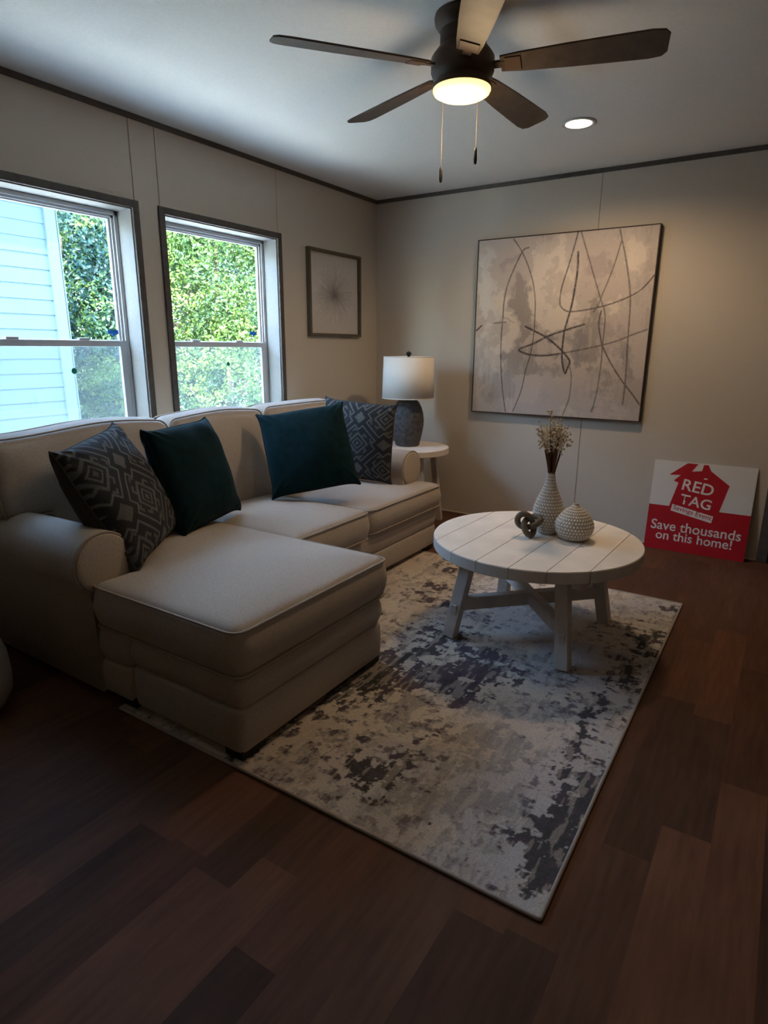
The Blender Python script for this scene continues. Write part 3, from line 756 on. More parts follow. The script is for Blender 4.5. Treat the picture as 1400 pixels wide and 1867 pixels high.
def pillow(name, label, cat, center, ypr, s, T, m, pattern=None, seed=0, group=None):
    n = 150 if pattern is not None else 72
    g = np.linspace(-1, 1, n); g = np.sign(g) * (1 - (1 - np.abs(g)) ** 1.25)
    U, V = np.meshgrid(g, g)
    k = 0.085
    X = s / 2 * U * (1 - k * (1 - V ** 6) + 0.02 * (1 - V ** 2)); Z = s / 2 * V * (1 - k * (1 - U ** 6) + 0.02 * (1 - U ** 2))
    rs = np.random.RandomState(seed); ph = rs.rand(6) * 6.28
    base = np.clip((1 - U ** 2) * (1 - V ** 2), 0, 1) ** 0.37
    wr = 1 + 0.05 * np.sin(5 * U + ph[0]) * np.sin(4 * V + ph[1]) + 0.035 * np.sin(9 * U * V + ph[2])
    corner = np.exp(-((1 - np.abs(U)) ** 2 + (1 - np.abs(V)) ** 2) / 0.12)
    Hh = T / 2 * base * wr + 0.004 * corner * np.sin(26 * (np.abs(U) - np.abs(V)))
    sag = 0.012 * np.sin(2.2 * U + ph[3]) + 0.010 * np.sin(2.0 * V + ph[4])
    edge = (np.maximum(np.abs(U), np.abs(V)) > 0.9999)
    Hh = np.where(edge, 0.0, np.maximum(Hh, 0.001))
    t = thing(name, label, cat, center, 0, group)
    R = Matrix.Rotation(ypr[0], 4, 'Z') @ Matrix.Rotation(ypr[1], 4, 'X') @ Matrix.Rotation(ypr[2], 4, 'Y')
    t.rotation_euler = R.to_euler()
    front = np.stack([X, -Hh + sag, Z], -1).reshape(-1, 3); back = np.stack([X, Hh + sag, Z], -1).reshape(-1, 3)
    F = grid(n, n); nb = len(front)
    vs = [tuple(q) for q in front] + [tuple(q) for q in back]
    fs = [f for f in F] + [tuple(i + nb for i in f[::-1]) for f in F]
    o = mesh_obj('cover', vs, fs, m, t)
    if pattern is not None:
        pt = pattern(U, V)
        nz = fbm(U * 9 + 50, V * 9 + 50, seed, 3)
        dark = np.array([0.035, 0.036, 0.038]); mid = np.array([0.115, 0.108, 0.098]); light = np.array([0.17, 0.165, 0.15])
        col = mixc(np.broadcast_to(dark, U.shape + (3,)), light, pt * (0.72 + 0.4 * nz))
        col = col.reshape(-1, 3)
        set_col(o.data, np.concatenate([col, np.broadcast_to(mid * 0.6, col.shape)]))
    ring = [(i, 0) for i in range(n)] + [(n - 1, i) for i in range(1, n)] + [(i, n - 1) for i in range(n - 2, -1, -1)] + [(0, i) for i in range(n - 2, 0, -1)]
    path = [(X[j, i], sag[j, i], Z[j, i]) for i, j in ring][::2]
    pv, pf = tube(path, 0.0048, 6, closed=True)
    mesh_obj('piping', pv, pf, m if pattern is None else M['patpipe'], t)
    return t
M['patpipe'] = mat('charcoal_pillow_welt', (0.07, 0.068, 0.062), 0.9, 0.1)
pillow('throw_pillow', 'charcoal key-patterned pillow leaning in the left corner beside the near arm', 'pillow', (0.722, -2.975, 0.728), (2.118, -0.475, -0.08), 0.54, 0.24, M['pat'], lambda u, v: key_pattern(u, v, (0.05, 0.1), 0.95), 1)
pillow('throw_pillow', 'deep teal velvet pillow overlapping the left patterned pillow', 'pillow', (0.662, -2.55, 0.735), (1.894, -0.384, 0.004), 0.50, 0.22, M['teal'], None, 2)
pillow('throw_pillow', 'deep teal velvet pillow standing before the far patterned pillow', 'pillow', (0.715, -1.775, 0.755), (0.809, -0.45, -0.12), 0.505, 0.20, M['teal'], None, 3)
pillow('throw_pillow', 'charcoal key-patterned pillow propped against the far sofa arm', 'pillow', (0.675, -1.235, 0.738), (0.16, -0.03, 0.06), 0.515, 0.17, M['pat'], lambda u, v: key_pattern(u, v, (-0.10, 0.0), 1.0), 4)

# ================================================================== RUG
def build_rug():
    x0, x1, y0, y1 = 1.025, 2.645, -3.281, -1.042
    nx, ny = 430, 594
    X, Y = np.meshgrid(np.linspace(x0, x1, nx), np.linspace(y0, y1, ny))
    cream = np.array([0.60, 0.525, 0.435]); gray = np.array([0.30, 0.285, 0.275]); cool = np.array([0.43, 0.425, 0.43])
    taupe = np.array([0.24, 0.205, 0.175]); dark = np.array([0.050, 0.050, 0.052]); purple = np.array([0.085, 0.065, 0.080]); olive = np.array([0.040, 0.048, 0.036]); rose = np.array([0.46, 0.36, 0.34])
    wx = (fbm(X * 6, Y * 6, 51, 5, .6) - .5) * 0.24; wy = (fbm(X * 6 + 7, Y * 6, 52, 5, .6) - .5) * 0.24
    XW, YW = X + wx, Y + wy
    n1 = nn(fbm(X * 3, Y * 3, 1, 5)); n2 = nn(fbm(X * 2 + 9, Y * 6, 5, 5)); n3 = nn(fbm(X * 34, Y * 34, 9, 4, 0.65)); n4 = nn(fbm(XW * 11, YW * 11 + 3, 14, 5, 0.6)); n5 = nn(fbm(X * 42, Y * 11, 21, 4, 0.6)); n6 = nn(fbm(X * 14, Y * 42, 61, 4, 0.6))
    rightw = sstep(1.9, 2.5, X + 0.25 * (n1 - .5))
    col = np.broadcast_to(cream, X.shape + (3,)).copy()
    col = mixc(col, cool, 0.8 * sstep(0.35, 0.8, rightw * 0.5 + n1 * 0.45 + n3 * .15))
    col = mixc(col, rose, 0.30 * sstep(0.5, 0.7, nn(fbm(X * 4, Y * 4, 33, 3))))
    col = mixc(col, gray, 0.55 * sstep(0.66, 0.71, n4 * 0.5 + n2 * 0.2 + n3 * 0.30))
    col = mixc(col, taupe, 0.45 * sstep(0.68, 0.74, n4 * 0.4 + n5 * 0.6))
    def blob(cx, cy, rx, ry, ang=0):
        dx = XW - cx; dy = YW - cy
        return np.exp(-((dx / rx) ** 2 + (dy / ry) ** 2))
    G = RUGPTS
    def lay(bl, colr, fine, amt, th, k):
        fld = np.clip(sum(blob(*b) for b in bl), 0, 1.1)
        return sstep(th, th + 0.05, fld * 0.75 + (fine - 0.5) * amt) * k, colr
    m_, c_ = lay(G['gray'], gray, n4 * .55 + n3 * .45, 0.95, 0.44, 0.75); col = mixc(col, c_, m_)
    for key, cc in (('dark', dark), ('purple', purple), ('olive', olive)):
        m_, c_ = lay(G[key], cc, n3 * 0.5 + n5 * 0.25 + n6 * .25, 0.95, 0.42, 0.93); col = mixc(col, c_, m_)
    # dark flecks scattered around the stained areas
    allb = np.clip(sum(blob(b[0], b[1], b[2] * 2.2, b[3] * 2.2) for k_ in ('dark', 'purple', 'olive') for b in G[k_]), 0, 1)
    col = mixc(col, purple * 1.3, 0.7 * sstep(0.74, 0.80, n3 * .55 + n6 * .45 + 0.10 * (allb - .6)) * sstep(.35, .8, allb))
    # worn scratches
    scr = sstep(0.72, 0.85, nn(fbm(X * 70, Y * 14, 41, 3))) * 0.4; col = mixc(col, cream * 0.9, scr)
    zz = 0.0075 + 0.0008 * (n3 - 0.5)
    vs = np.stack([X, Y, zz], -1).reshape(-1, 3)
    ox, oy = (x0 + x1) / 2, (y0 + y1) / 2
    vs[:, 0] -= ox; vs[:, 1] -= oy
    vs = [tuple(q) for q in vs]; fs = grid(nx, ny)
    t = thing('area_rug', 'cream, grey and charcoal distressed abstract rug under the coffee table', 'rug', (ox, oy, 0))
    top = mesh_obj('pile', vs, fs, M['rug'], t); set_col(top.data, col.reshape(-1, 3))
    hx, hy = (x1 - x0) / 2, (y1 - y0) / 2
    box_obj('backing', (-hx, -hy, 0.0005), (hx, hy, 0.0068), M['rugedge'], t)
    path = rpoly([(-hx, -hy), (hx, -hy), (hx, hy), (-hx, hy)], 0.008, 4, 0.2)
    v, f = tube([(a, b, 0.0058) for a, b in path], 0.0058, 8, closed=True); mesh_obj('binding', v, f, M['rugedge'], t)
RUGPTS = {  # x, y, rx, ry (metres on the floor)
    'dark': [(1.98, -3.08, .11, .09), (2.12, -3.10, .04, .10), (2.09, -2.90, .05, .09), (2.62, -2.85, .07, .28), (2.60, -3.10, .08, .14), (2.55, -2.45, .03, .2),
             (2.56, -1.98, .07, .20), (1.72, -2.45, .10, .45), (1.63, -2.9, .05, .5), (1.80, -2.10, .10, .12), (2.05, -2.45, .12, .10), (2.58, -1.18, .08, .06)],
    'purple': [(1.93, -2.38, .14, .11), (1.86, -2.52, .08, .06), (2.12, -2.52, .05, .09), (2.06, -2.32, .16, .05), (1.50, -1.75, .16, .08), (1.42, -1.55, .14, .06), (2.02, -2.18, .22, .06), (1.38, -1.25, .1, .1)],
    'olive': [(2.56, -1.55, .11, .10), (2.60, -1.70, .08, .05), (2.02, -3.16, .07, .05), (1.70, -2.60, .08, .1)],
    'gray': [(2.45, -2.95, .06, .09), (2.30, -2.55, .05, .05), (1.95, -2.62, .16, .05), (2.12, -2.88, .05, .06), (1.78, -2.92, .05, .16), (2.06, -2.72, .22, .05), (2.27, -2.82, .07, .10), (2.32, -3.02, .10, .06), (2.36, -2.72, .06, .07), (1.93, -2.78, .06, .14), (2.2, -3.15, .15, .1), (2.45, -2.35, .07, .09)],
}
build_rug()

# ================================================================== COFFEE TABLE
def coffee_table():
    cx, cy, zt, R = 2.067, -1.772, 0.468, 0.473
    t = thing('coffee_table', 'round whitewashed plank coffee table with splayed legs on the rug', 'coffee table', (cx, cy, 0), math.radians(-2))
    th = 0.052; bv = 0.004
    # top of planks clipped to the circle, with shallow V-gaps
    gaps = [-0.42 + 0.14 * k for k in range(7)]
    gaps = [-0.355, -0.215, -0.075, 0.070, 0.212, 0.352]
    edges = [-R] + gaps + [R]; vs = []; fs = []; cols = []
    rnd = random.Random(5)
    def chord(x): return math.sqrt(max(R * R - x * x, 0))
    for i in range(len(edges) - 1):
        a, b = edges[i], edges[i + 1]; g = 0.0016
        xa = a + (g if i else 0); xb = b - (g if i < len(edges) - 2 else 0)
        n = 14; xs = [xa + (xb - xa) * k / n for k in range(n + 1)]
        if i == 0: xs = [-R * math.cos(q) for q in np.linspace(0.0, math.acos(-xb / R), n + 1)]
        if i == len(edges) - 2: xs = [R * math.cos(q) for q in np.linspace(math.acos(xa / R), 0.0, n + 1)]
        tone = rnd.uniform(0.95, 1.04)
        top = [(x, -chord(x)) for x in xs] + [(x, chord(x)) for x in xs[::-1]]
        # drop doubled tips
        P = [top[0]]
        for q in top[1:]:
            if math.hypot(q[0] - P[-1][0], q[1] - P[-1][1]) > 1e-5: P.append(q)
        if math.hypot(P[0][0] - P[-1][0], P[0][1] - P[-1][1]) < 1e-5: P.pop()
        m = len(P); o = len(vs); c = np.mean(P, 0)
        for kk, (zz, sh) in enumerate(((zt, bv * 0.8), (zt - bv, 0), (zt - th + bv, 0), (zt - th, bv))):
            for (x, y) in P:
                r_ = math.hypot(x, y); e = 1 - sh / max(r_, .01) if r_ > R - 0.003 else 1
                vs.append((x * e, y * e, zz)); cols.append((0.84 * tone, 0.765 * tone, 0.675 * tone) if kk == 0 else (0.68, 0.64, 0.58))
        fs.append(tuple(range(o, o + m))); fs.append(tuple(range(o + 3 * m, o + 4 * m))[::-1])
        for q in range(3):
            for j in range(m):
                j2 = (j + 1) % m; fs.append((o + q * m + j2, o + q * m + j, o + (q + 1) * m + j, o + (q + 1) * m + j2)[::-1])
    top = mesh_obj('tabletop', vs, fs, M['ttop'], t, smooth=False); set_col(top.data, np.array(cols))
    v, f = lathe([(R - 0.012, zt - th + 0.004), (R - 0.012, zt - 0.004)], 64); mesh_obj('plank_gap', v, f, M['groove'], top, smooth=False)
    zb = zt - th
    lg = [(-1, -1), (1, -1), (1, 1), (-1, 1)]
    for sx, sy in lg:
        bm = bmesh.new(); p = (sx * 0.215, sy * 0.225, zb); q = (sx * 0.272, sy * 0.300, 0.0085)
        beam(bm, q, p, 0.056, 0.056, up=(0, 1, 0.0)); o = bm_obj('leg', bm, M['white_wood'], t)
        # tenon block showing on the outer face
        f_ = 0.32; c = Vector(q).lerp(Vector(p), f_)
        bm = bmesh.new(); add_box(bm, (c.x - 0.014, c.y + sy * 0.020 - 0.012, c.z - 0.030), (c.x + 0.014, c.y + sy * 0.020 + 0.012, c.z + 0.030), 0.002)
        bm_obj('tenon', bm, M['ttop2'], o)
    for k, (a, b) in enumerate((((-1, -1), (1, 1)), ((-1, 1), (1, -1)))):
        bm = bmesh.new(); zz = 0.168
        f_ = (zz / zb); xa = 0.272 - (0.057) * f_ - 0.012; ya = 0.300 - 0.075 * f_ - 0.012
        beam(bm, (a[0] * xa, a[1] * ya, zz + (0.0 if k else 0.001)), (b[0] * xa, b[1] * ya, zz), 0.044, 0.062); bm_obj('stretcher', bm, M['white_wood'], t)
    for s in (1, -1):
        bm = bmesh.new(); beam(bm, (-0.30 * s, -0.30, zb - 0.022), (-0.30 * s, 0.30, zb - 0.022), 0.05, 0.044)
        bm_obj('apron', bm, M['white_wood'], t)
M['ttop2'] = mat('whitewashed_tenon', (0.52, 0.47, 0.41), 0.6, 0.3, noise=(30, 0.1))
coffee_table()
TZ = 0.4685

def woven_vase(name, label, prof, loc, rows, cols_n, seed):
    """profile r(z) as list of (r, z); displaced woven surface"""
    nz, na = rows * 8, cols_n * 6
    zs = np.array([p[1] for p in prof]); rs = np.array([p[0] for p in prof])
    s = np.linspace(0, 1, nz + 1); L = np.concatenate([[0], np.cumsum(np.hypot(np.diff(rs), np.diff(zs)))]); L /= L[-1]
    R = np.interp(s, L, rs); Z = np.interp(s, L, zs)
    k = np.ones(5) / 5
    R = np.convolve(np.pad(R, 2, 'edge'), k, 'valid'); Z = np.convolve(np.pad(Z, 2, 'edge'), k, 'valid')
    vs = []; cs = []
    for j in range(nz + 1):
        row = s[j] * rows; ri = int(row); fr_ = row - ri
        for i in range(na):
            a = 2 * PI * i / na; c = a / (2 * PI) * cols_n + 0.5 * (ri % 2); fc = c - math.floor(c)
            b = (math.sin(PI * fr_) ** 0.6) * (math.sin(PI * fc) ** 0.7)
            edge = min(1, (1 - s[j]) * 25, s[j] * 25)
            amp = min(0.0042, R[j] * 0.09) * max(edge, 0)
            r = R[j] + amp * (b - 0.45)
            vs.append((r * math.cos(a), r * math.sin(a), Z[j]))
            g = 0.30 + 0.62 * b ** 0.6 if edge > 0.3 else 0.5
            cs.append((g * 0.95, g * 0.86, g * 0.74))
    fs = []
    for j in range(nz):
        for i in range(na):
            i2 = (i + 1) % na; fs.append((j * na + i, j * na + i2, (j + 1) * na + i2, (j + 1) * na + i))
    fs.append(tuple(range(na))[::-1])
    o = mesh_obj(name, vs, fs, M['basket'], loc=loc); set_col(o.data, np.array(cs)); return o
v1 = woven_vase('vase', '', [(0.036, 0), (0.047, .006), (0.058, .035), (0.067, .07), (0.071, .10), (0.067, .13), (0.055, .165), (0.040, .20), (0.029, .225), (0.022, .25), (0.0185, .275), (0.0175, .292), (0.0135, .292), (0.012, .27)], (2.088, -1.675, TZ), 22, 30, 1)
tag(v1, 'tall whitewashed woven vase with a narrow neck holding dried flowers', 'vase')
v2 = woven_vase('vase', '', [(0.040, 0), (0.062, .006), (0.080, .032), (0.087, .060), (0.083, .085), (0.068, .110), (0.046, .134), (0.026, .150), (0.014, .160), (0.011, .170), (0.007, .171), (0.006, .165)], (2.222, -1.705, TZ), 15, 36, 2)
tag(v2, 'squat whitewashed woven vase with a pinched top', 'vase')

def bouquet():
    x, y, z = 2.088, -1.675, TZ + 0.20
    t = thing('dried_flower_bouquet', 'bunch of dried cream flowers on brown stems in the tall vase', 'dried flowers', (x, y, z))
    R = random.Random(4)
    for k in range(30):
        a = R.uniform(0, 2 * PI); rad = math.sqrt(R.random()); h = R.uniform(0.235, 0.33) - 0.02 * rad
        tall = k in (3, 7, 11)
        if tall: h += 0.05
        r0_ = 0.006 * rad; r1 = 0.062 * rad + 0.004
        p0 = Vector((r0_ * math.cos(a), r0_ * math.sin(a), 0)); p1 = Vector((0.008 * rad * math.cos(a), 0.008 * rad * math.sin(a), 0.09))
        p2 = Vector((r1 * 0.55 * math.cos(a), r1 * 0.55 * math.sin(a), 0.09 + (h - .09) * 0.55)); p3 = Vector((r1 * math.cos(a), r1 * math.sin(a), h))
        pts = []
        for i in range(9):
            s = i / 8; pts.append(p0 * (1 - s) ** 3 + p1 * 3 * s * (1 - s) ** 2 + p2 * 3 * s * s * (1 - s) + p3 * s ** 3)
        v, f = tube(pts, 0.0012, 5, radii=[0.0026] * 6 + [0.0016, 0.0012, 0.0008]); st = mesh_obj('stem', v, f, M['stem'], t)
        parts = []; nb = 5 if tall else R.randint(9, 13)
        for q in range(nb):
            c = p3 + Vector((R.gauss(0, 0.010), R.gauss(0, 0.010), R.gauss(-0.012, 0.020)))
            parts.append(tube([pts[7], c], 0.0005, 4)); rb = R.uniform(0.0036, 0.0066)
            pv, pf = lathe([(0.0001, -rb), (rb * .8, -rb * .5), (rb, 0.1 * rb), (rb * .75, rb * .6), (0.0001, rb * .8)], 7, cap=False)
            parts.append(([(p[0] + c.x, p[1] + c.y, p[2] + c.z) for p in pv], pf))
        v, f = merge(*parts); mesh_obj('flower_head', v, f, M['bloom'], st)
bouquet()

def knot():
    t_ = np.linspace(0, 2 * PI, 150, endpoint=False)
    X = np.sin(t_) + 2 * np.sin(2 * t_); Yk = np.cos(t_) - 2 * np.cos(2 * t_); Zk = -np.sin(3 * t_)
    sc = 0.0185
    P = [Vector((a * sc, c * sc * 1.05, b * sc)) for a, b, c in zip(X, Yk, Zk)]
    Rm = Matrix.Rotation(math.radians(28), 3, 'Z') @ Matrix.Rotation(math.radians(-32), 3, 'X')
    P = [Rm @ p for p in P]; r = 0.0140; mz = min(p.z for p in P) - r
    P = [p - Vector((0, 0, mz)) for p in P]
    v, f = tube(P, r, 12, closed=True)
    o = mesh_obj('knot_sculpture', v, f, M['knot'], loc=(2.035, -1.785, TZ)); tag(o, 'grey-brown wooden knot ornament in front of the tall vase', 'ornament')
knot()

# ================================================================== SIDE TABLE AND LAMP
def side_table():
    cx, cy, zt, R = 0.620, -0.475, 0.600, 0.292
    t = thing('side_table', 'round whitewashed side table in the corner under the table lamp', 'side table', (cx, cy, 0), math.radians(8))
    v, f = lathe([(R - 0.02, zt - 0.045), (R - 0.003, zt - 0.045), (R, zt - 0.041), (R, zt - 0.004), (R - 0.004, zt)], 72)
    top = mesh_obj('tabletop', v, f, M['side_top'], t, smooth=False)
    for sx, sy in ((-1, -1), (1, -1), (1, 1), (-1, 1)):
        bm = bmesh.new(); beam(bm, (sx * 0.185, sy * 0.185, 0.001), (sx * 0.135, sy * 0.135, zt - 0.045), 0.042, 0.042, up=(0, 1, 0)); bm_obj('leg', bm, M['white_wood'], t)
    for z_ in (0.13,):
        for a, b in (((-1, -1), (1, 1)), ((-1, 1), (1, -1))):
            bm = bmesh.new(); e = 0.172; beam(bm, (a[0] * e, a[1] * e, z_), (b[0] * e, b[1] * e, z_ + 0.001), 0.036, 0.05); bm_obj('stretcher', bm, M['white_wood'], t)
M['side_top'] = mat('whitewashed_side_top', (0.78, 0.69, 0.60), 0.5, 0.35, noise=(10, 0.06))
side_table()

def table_lamp():
    cx, cy, z0 = 0.585, -0.455, 0.6005
    t = thing('table_lamp', 'table lamp with charcoal textured body and off-white drum shade', 'lamp', (cx, cy, z0))
    prof = [(0.0, 0.0), (0.082, 0.0), (0.089, 0.006), (0.100, 0.05), (0.111, 0.10), (0.119, 0.15), (0.121, 0.19), (0.116, 0.24), (0.103, 0.285), (0.082, 0.325), (0.055, 0.35), (0.026, 0.362), (0.0, 0.364)]
    zs = np.linspace(0, 1, 60); L = np.linspace(0, 1, len(prof)); prof2 = [(float(np.interp(s, L, [p[0] for p in prof])), float(np.interp(s, L, [p[1] for p in prof]))) for s in zs]
    prof2[0] = (0.0, 0.0)
    v, f = lathe(prof2, 56, cap=False); mesh_obj('body', v, f, M['ceramic'], t)
    v, f = lathe([(0.016, 0.355), (0.016, 0.40), (0.010, 0.402), (0.010, 0.43)], 20); mesh_obj('neck', v, f, M['brass'], t)
    # shade: open drum with thickness
    r0_, r1, za, zb = 0.193, 0.184, 0.356, 0.652
    v, f = lathe([(r0_ - 0.002, za), (r0_, za), (r1, zb), (r1 - 0.002, zb), (r0_ - 0.002, za)], 72, cap=False); sh = mesh_obj('shade', v, f, M['shade'], t)
    for r, z in ((r0_, za), (r1, zb)):
        pv, pf = tube([(r * math.cos(a), r * math.sin(a), z) for a in np.linspace(0, 2 * PI, 64, endpoint=False)], 0.0022, 6, closed=True); mesh_obj('rim', pv, pf, M['shade'], sh)
    parts = [tube([(0, 0, 0.43), (0, 0, 0.662)], 0.004, 8)]
    for k in range(3):
        a = 2 * PI * k / 3; parts.append(tube([(0, 0, 0.645), (0.183 * math.cos(a), 0.183 * math.sin(a), 0.645)], 0.0016, 5))
    v, f = merge(*parts); mesh_obj('harp', v, f, M['black'], t)
    v, f = lathe([(0.0, 0.650), (0.012, 0.651), (0.008, 0.657), (0.017, 0.663), (0.021, 0.673), (0.017, 0.683), (0.006, 0.690), (0.0, 0.691)], 24, cap=False); mesh_obj('finial', v, f, M['black'], t)
table_lamp()

# ================================================================== WALL ART
def canvas():
    x0, x1, z0, z1 = 0.912, 2.146, 0.842, 2.072; W, Hh = x1 - x0, z1 - z0
    t = thing('abstract_painting', 'large square abstract canvas with charcoal lines in a dark frame on the back wall', 'painting', (x0 + W / 2, 0, z0))
    n = 500; U, V = np.meshgrid(np.linspace(0, 1, n), np.linspace(0, 1, n))     # V up
    base = np.array([0.50, 0.44, 0.40]); light = np.array([0.64, 0.57, 0.50]); taupe = np.array([0.32, 0.285, 0.265]); mauve = np.array([0.40, 0.335, 0.33]); greyb = np.array([0.25, 0.235, 0.24]); white = np.array([0.62, 0.60, 0.57])
    n1 = nn(fbm(U * 5, V * 5, 3, 6, .6)); n2 = nn(fbm(U * 9 + 4, V * 7, 8, 6, .65)); n3 = nn(fbm(U * 70, V * 14, 12, 3))
    wu = (fbm(U * 6, V * 6, 71, 6, .65) - .5) * 0.30; wv = (fbm(U * 6 + 5, V * 6, 72, 6, .65) - .5) * 0.30
    def bl(cu, cv, ru, rv): return np.exp(-(((U + wu - cu) / ru) ** 2 + ((V + wv - cv) / rv) ** 2))
    col = np.broadcast_to(base, U.shape + (3,)).copy()
    L = sum(bl(*q) for q in ((0.45, 0.80, .10, .22), (0.42, 0.58, .08, .10), (0.55, 0.62, .08, .09), (0.90, 0.85, .10, .12), (0.19, 0.55, .06, .3), (0.05, 0.7, .07, .3), (0.48, 0.52, .10, .05), (0.85, .60, .04, .05)))
    col = mixc(col, light, sstep(0.42, 0.66, L * 0.75 + n1 * 0.30))
    col = mixc(col, white, 0.7 * sstep(0.5, 0.7, bl(0.07, 0.75, .09, .35) + 0.25 * n1))
    D = sum(bl(*q) for q in ((0.30, 0.72, .07, .12), (0.34, 0.60, .07, .09), (0.28, 0.42, .04, .16), (0.73, 0.60, .05, .25), (0.66, 0.45, .10, .08), (0.15, 0.15, .14, .1), (0.42, .28, .2, .08)))
    col = mixc(col, taupe, 0.9 * sstep(0.44, 0.66, D * 0.60 + n2 * 0.34))
    Mv = sum(bl(*q) for q in ((0.68, 0.80, .10, .12), (0.22, 0.85, .06, .08), (0.80, 0.45, .12, .12), (0.9, .15, .1, .12), (0.17, .52, .05, .02)))
    col = mixc(col, mauve, 0.8 * sstep(0.45, 0.65, Mv * 0.7 + n1 * 0.3))
    Gb = sum(bl(*q) for q in ((0.60, 0.42, .07, .08), (0.76, 0.20, .04, .14), (0.90, 0.30, .05, .12), (0.47, 0.44, .06, .03)))
    col = mixc(col, greyb, 0.75 * sstep(0.45, 0.75, Gb * 0.75 + n2 * 0.3))
    col = mixc(col, taupe, 0.35 * sstep(.66, .8, n1 * .5 + n2 * .5)); col = mixc(col, light, 0.25 * sstep(.6, .9, n3) * sstep(.4, .7, n2))
    low = sstep(0.38, 0.05, V); col = mixc(col, np.array([0.42, 0.385, 0.37]), 0.6 * low * sstep(.3, .6, n1))
    Hm = homog([(172, 213), (1228, 127), (1088, 1270), (127, 1205)], [(0, 1), (1, 1), (1, 0), (0, 0)])
    lines = [
        ([(375, 205), (415, 265), (455, 355), (485, 460), (497, 560), (495, 650), (488, 760), (470, 870), (440, 970), (415, 1080), (385, 1160), (362, 1212)], 1.6, .75),
        ([(462, 255), (435, 265), (410, 305), (370, 390), (335, 480), (316, 570), (308, 670), (298, 780), (295, 900), (298, 1000), (305, 1100), (320, 1210)], 1.8, .8),
        ([(752, 165), (725, 260), (695, 360), (668, 440), (648, 510), (641, 570), (648, 605), (690, 632), (780, 625), (880, 605), (970, 578), (1050, 545), (1110, 510), (1155, 465), (1188, 425)], 1.9, .8),
        ([(770, 168), (795, 260), (825, 370), (855, 480), (880, 570), (897, 620), (902, 680), (895, 750), (885, 830), (878, 920), (862, 1030), (845, 1120), (818, 1215)], 1.6, .7),
        ([(750, 285), (745, 390), (728, 500), (708, 600), (685, 680), (665, 750), (655, 820), (650, 890), (655, 950), (667, 990), (680, 965), (695, 925), (675, 890), (640, 850), (590, 805), (540, 770), (440, 718)], 2.8, .95),
        ([(780, 708), (690, 735), (610, 760), (550, 785), (480, 820), (402, 850), (430, 872), (480, 885), (560, 887), (640, 877)], 2.8, .9),
        ([(640, 877), (760, 855), (880, 830), (970, 805), (1060, 770), (1145, 740)], 2.0, .65),
        ([(995, 155), (1005, 215), (1020, 290), (1035, 390), (1047, 500), (1048, 600), (1040, 700), (1032, 800), (1025, 900), (1018, 1000), (1010, 1080), (998, 1170)], 1.9, .7),
        ([(1003, 215), (985, 280), (955, 370), (920, 460), (885, 540), (860, 600), (835, 635)], 1.7, .65),
        ([(880, 630), (865, 700), (872, 770), (885, 835), (930, 930), (990, 1030), (1050, 1110), (1095, 1175)], 1.9, .8),
        ([(690, 940), (703, 1000), (698, 1080), (685, 1150), (650, 1235)], 1.5, .65),
        ([(155, 738), (183, 712)], 2.6, .9), ([(255, 697), (325, 690)], 2.0, .6)]
    ink = np.array([0.045, 0.042, 0.05]); Uf = U * n; Vf = V * n; mask = np.zeros_like(U)
    for pts, w, k in lines:
        q = np.array([Hm(p) for p in pts]) * n
        # Catmull-Rom smoothing
        sm = []
        for i in range(len(q) - 1):
            p0, p1, p2, p3 = q[max(i - 1, 0)], q[i], q[i + 1], q[min(i + 2, len(q) - 1)]
            for s in np.linspace(0, 1, 6, endpoint=False):
                sm.append(0.5 * ((2 * p1) + (-p0 + p2) * s + (2 * p0 - 5 * p1 + 4 * p2 - p3) * s ** 2 + (-p0 + 3 * p1 - 3 * p2 + p3) * s ** 3))
        sm.append(q[-1]); sm = np.array(sm)
        for a, b in zip(sm[:-1], sm[1:]):
            lo = np.floor(np.minimum(a, b) - 5).astype(int).clip(0, n - 1); hi = np.ceil(np.maximum(a, b) + 6).astype(int).clip(1, n)
            if hi[0] <= lo[0] or hi[1] <= lo[1]: continue
            sl = (slice(lo[1], hi[1]), slice(lo[0], hi[0])); dx = Uf[sl] - a[0]; dy = Vf[sl] - a[1]; d = b - a; tt = np.clip((dx * d[0] + dy * d[1]) / max(d @ d, 1e-9), 0, 1)
            dist = np.hypot(dx - tt * d[0], dy - tt * d[1]); mask[sl] = np.maximum(mask[sl], k * sstep(w * 1.15 + 0.9, w * 0.5, dist))
    col = mixc(col, ink, mask * (0.75 + 0.25 * sstep(.3, .5, fbm(U * 120, V * 120, 77, 2))))
    fr = 0.006
    vs = np.stack([(U - .5) * (W - 2 * fr), np.full_like(U, -0.040), fr + V * (Hh - 2 * fr)], -1).reshape(-1, 3)
    o = mesh_obj('canvas', [tuple(q) for q in vs], grid(n, n), M['paint'], t); set_col(o.data, col.reshape(-1, 3))
    bm = bmesh.new()
    for a, b in (((-W / 2, -0.044, 0), (-W / 2 + fr, -0.002, Hh)), ((W / 2 - fr, -0.044, 0), (W / 2, -0.002, Hh)), ((-W / 2 + fr, -0.044, 0), (W / 2 - fr, -0.002, fr)), ((-W / 2 + fr, -0.044, Hh - fr), (W / 2 - fr, -0.002, Hh))): add_box(bm, a, b)
    add_box(bm, (-W / 2 + fr, -0.036, fr), (W / 2 - fr, -0.002, Hh - fr))
    bm_obj('frame', bm, M['frame_dark'], t)
canvas()

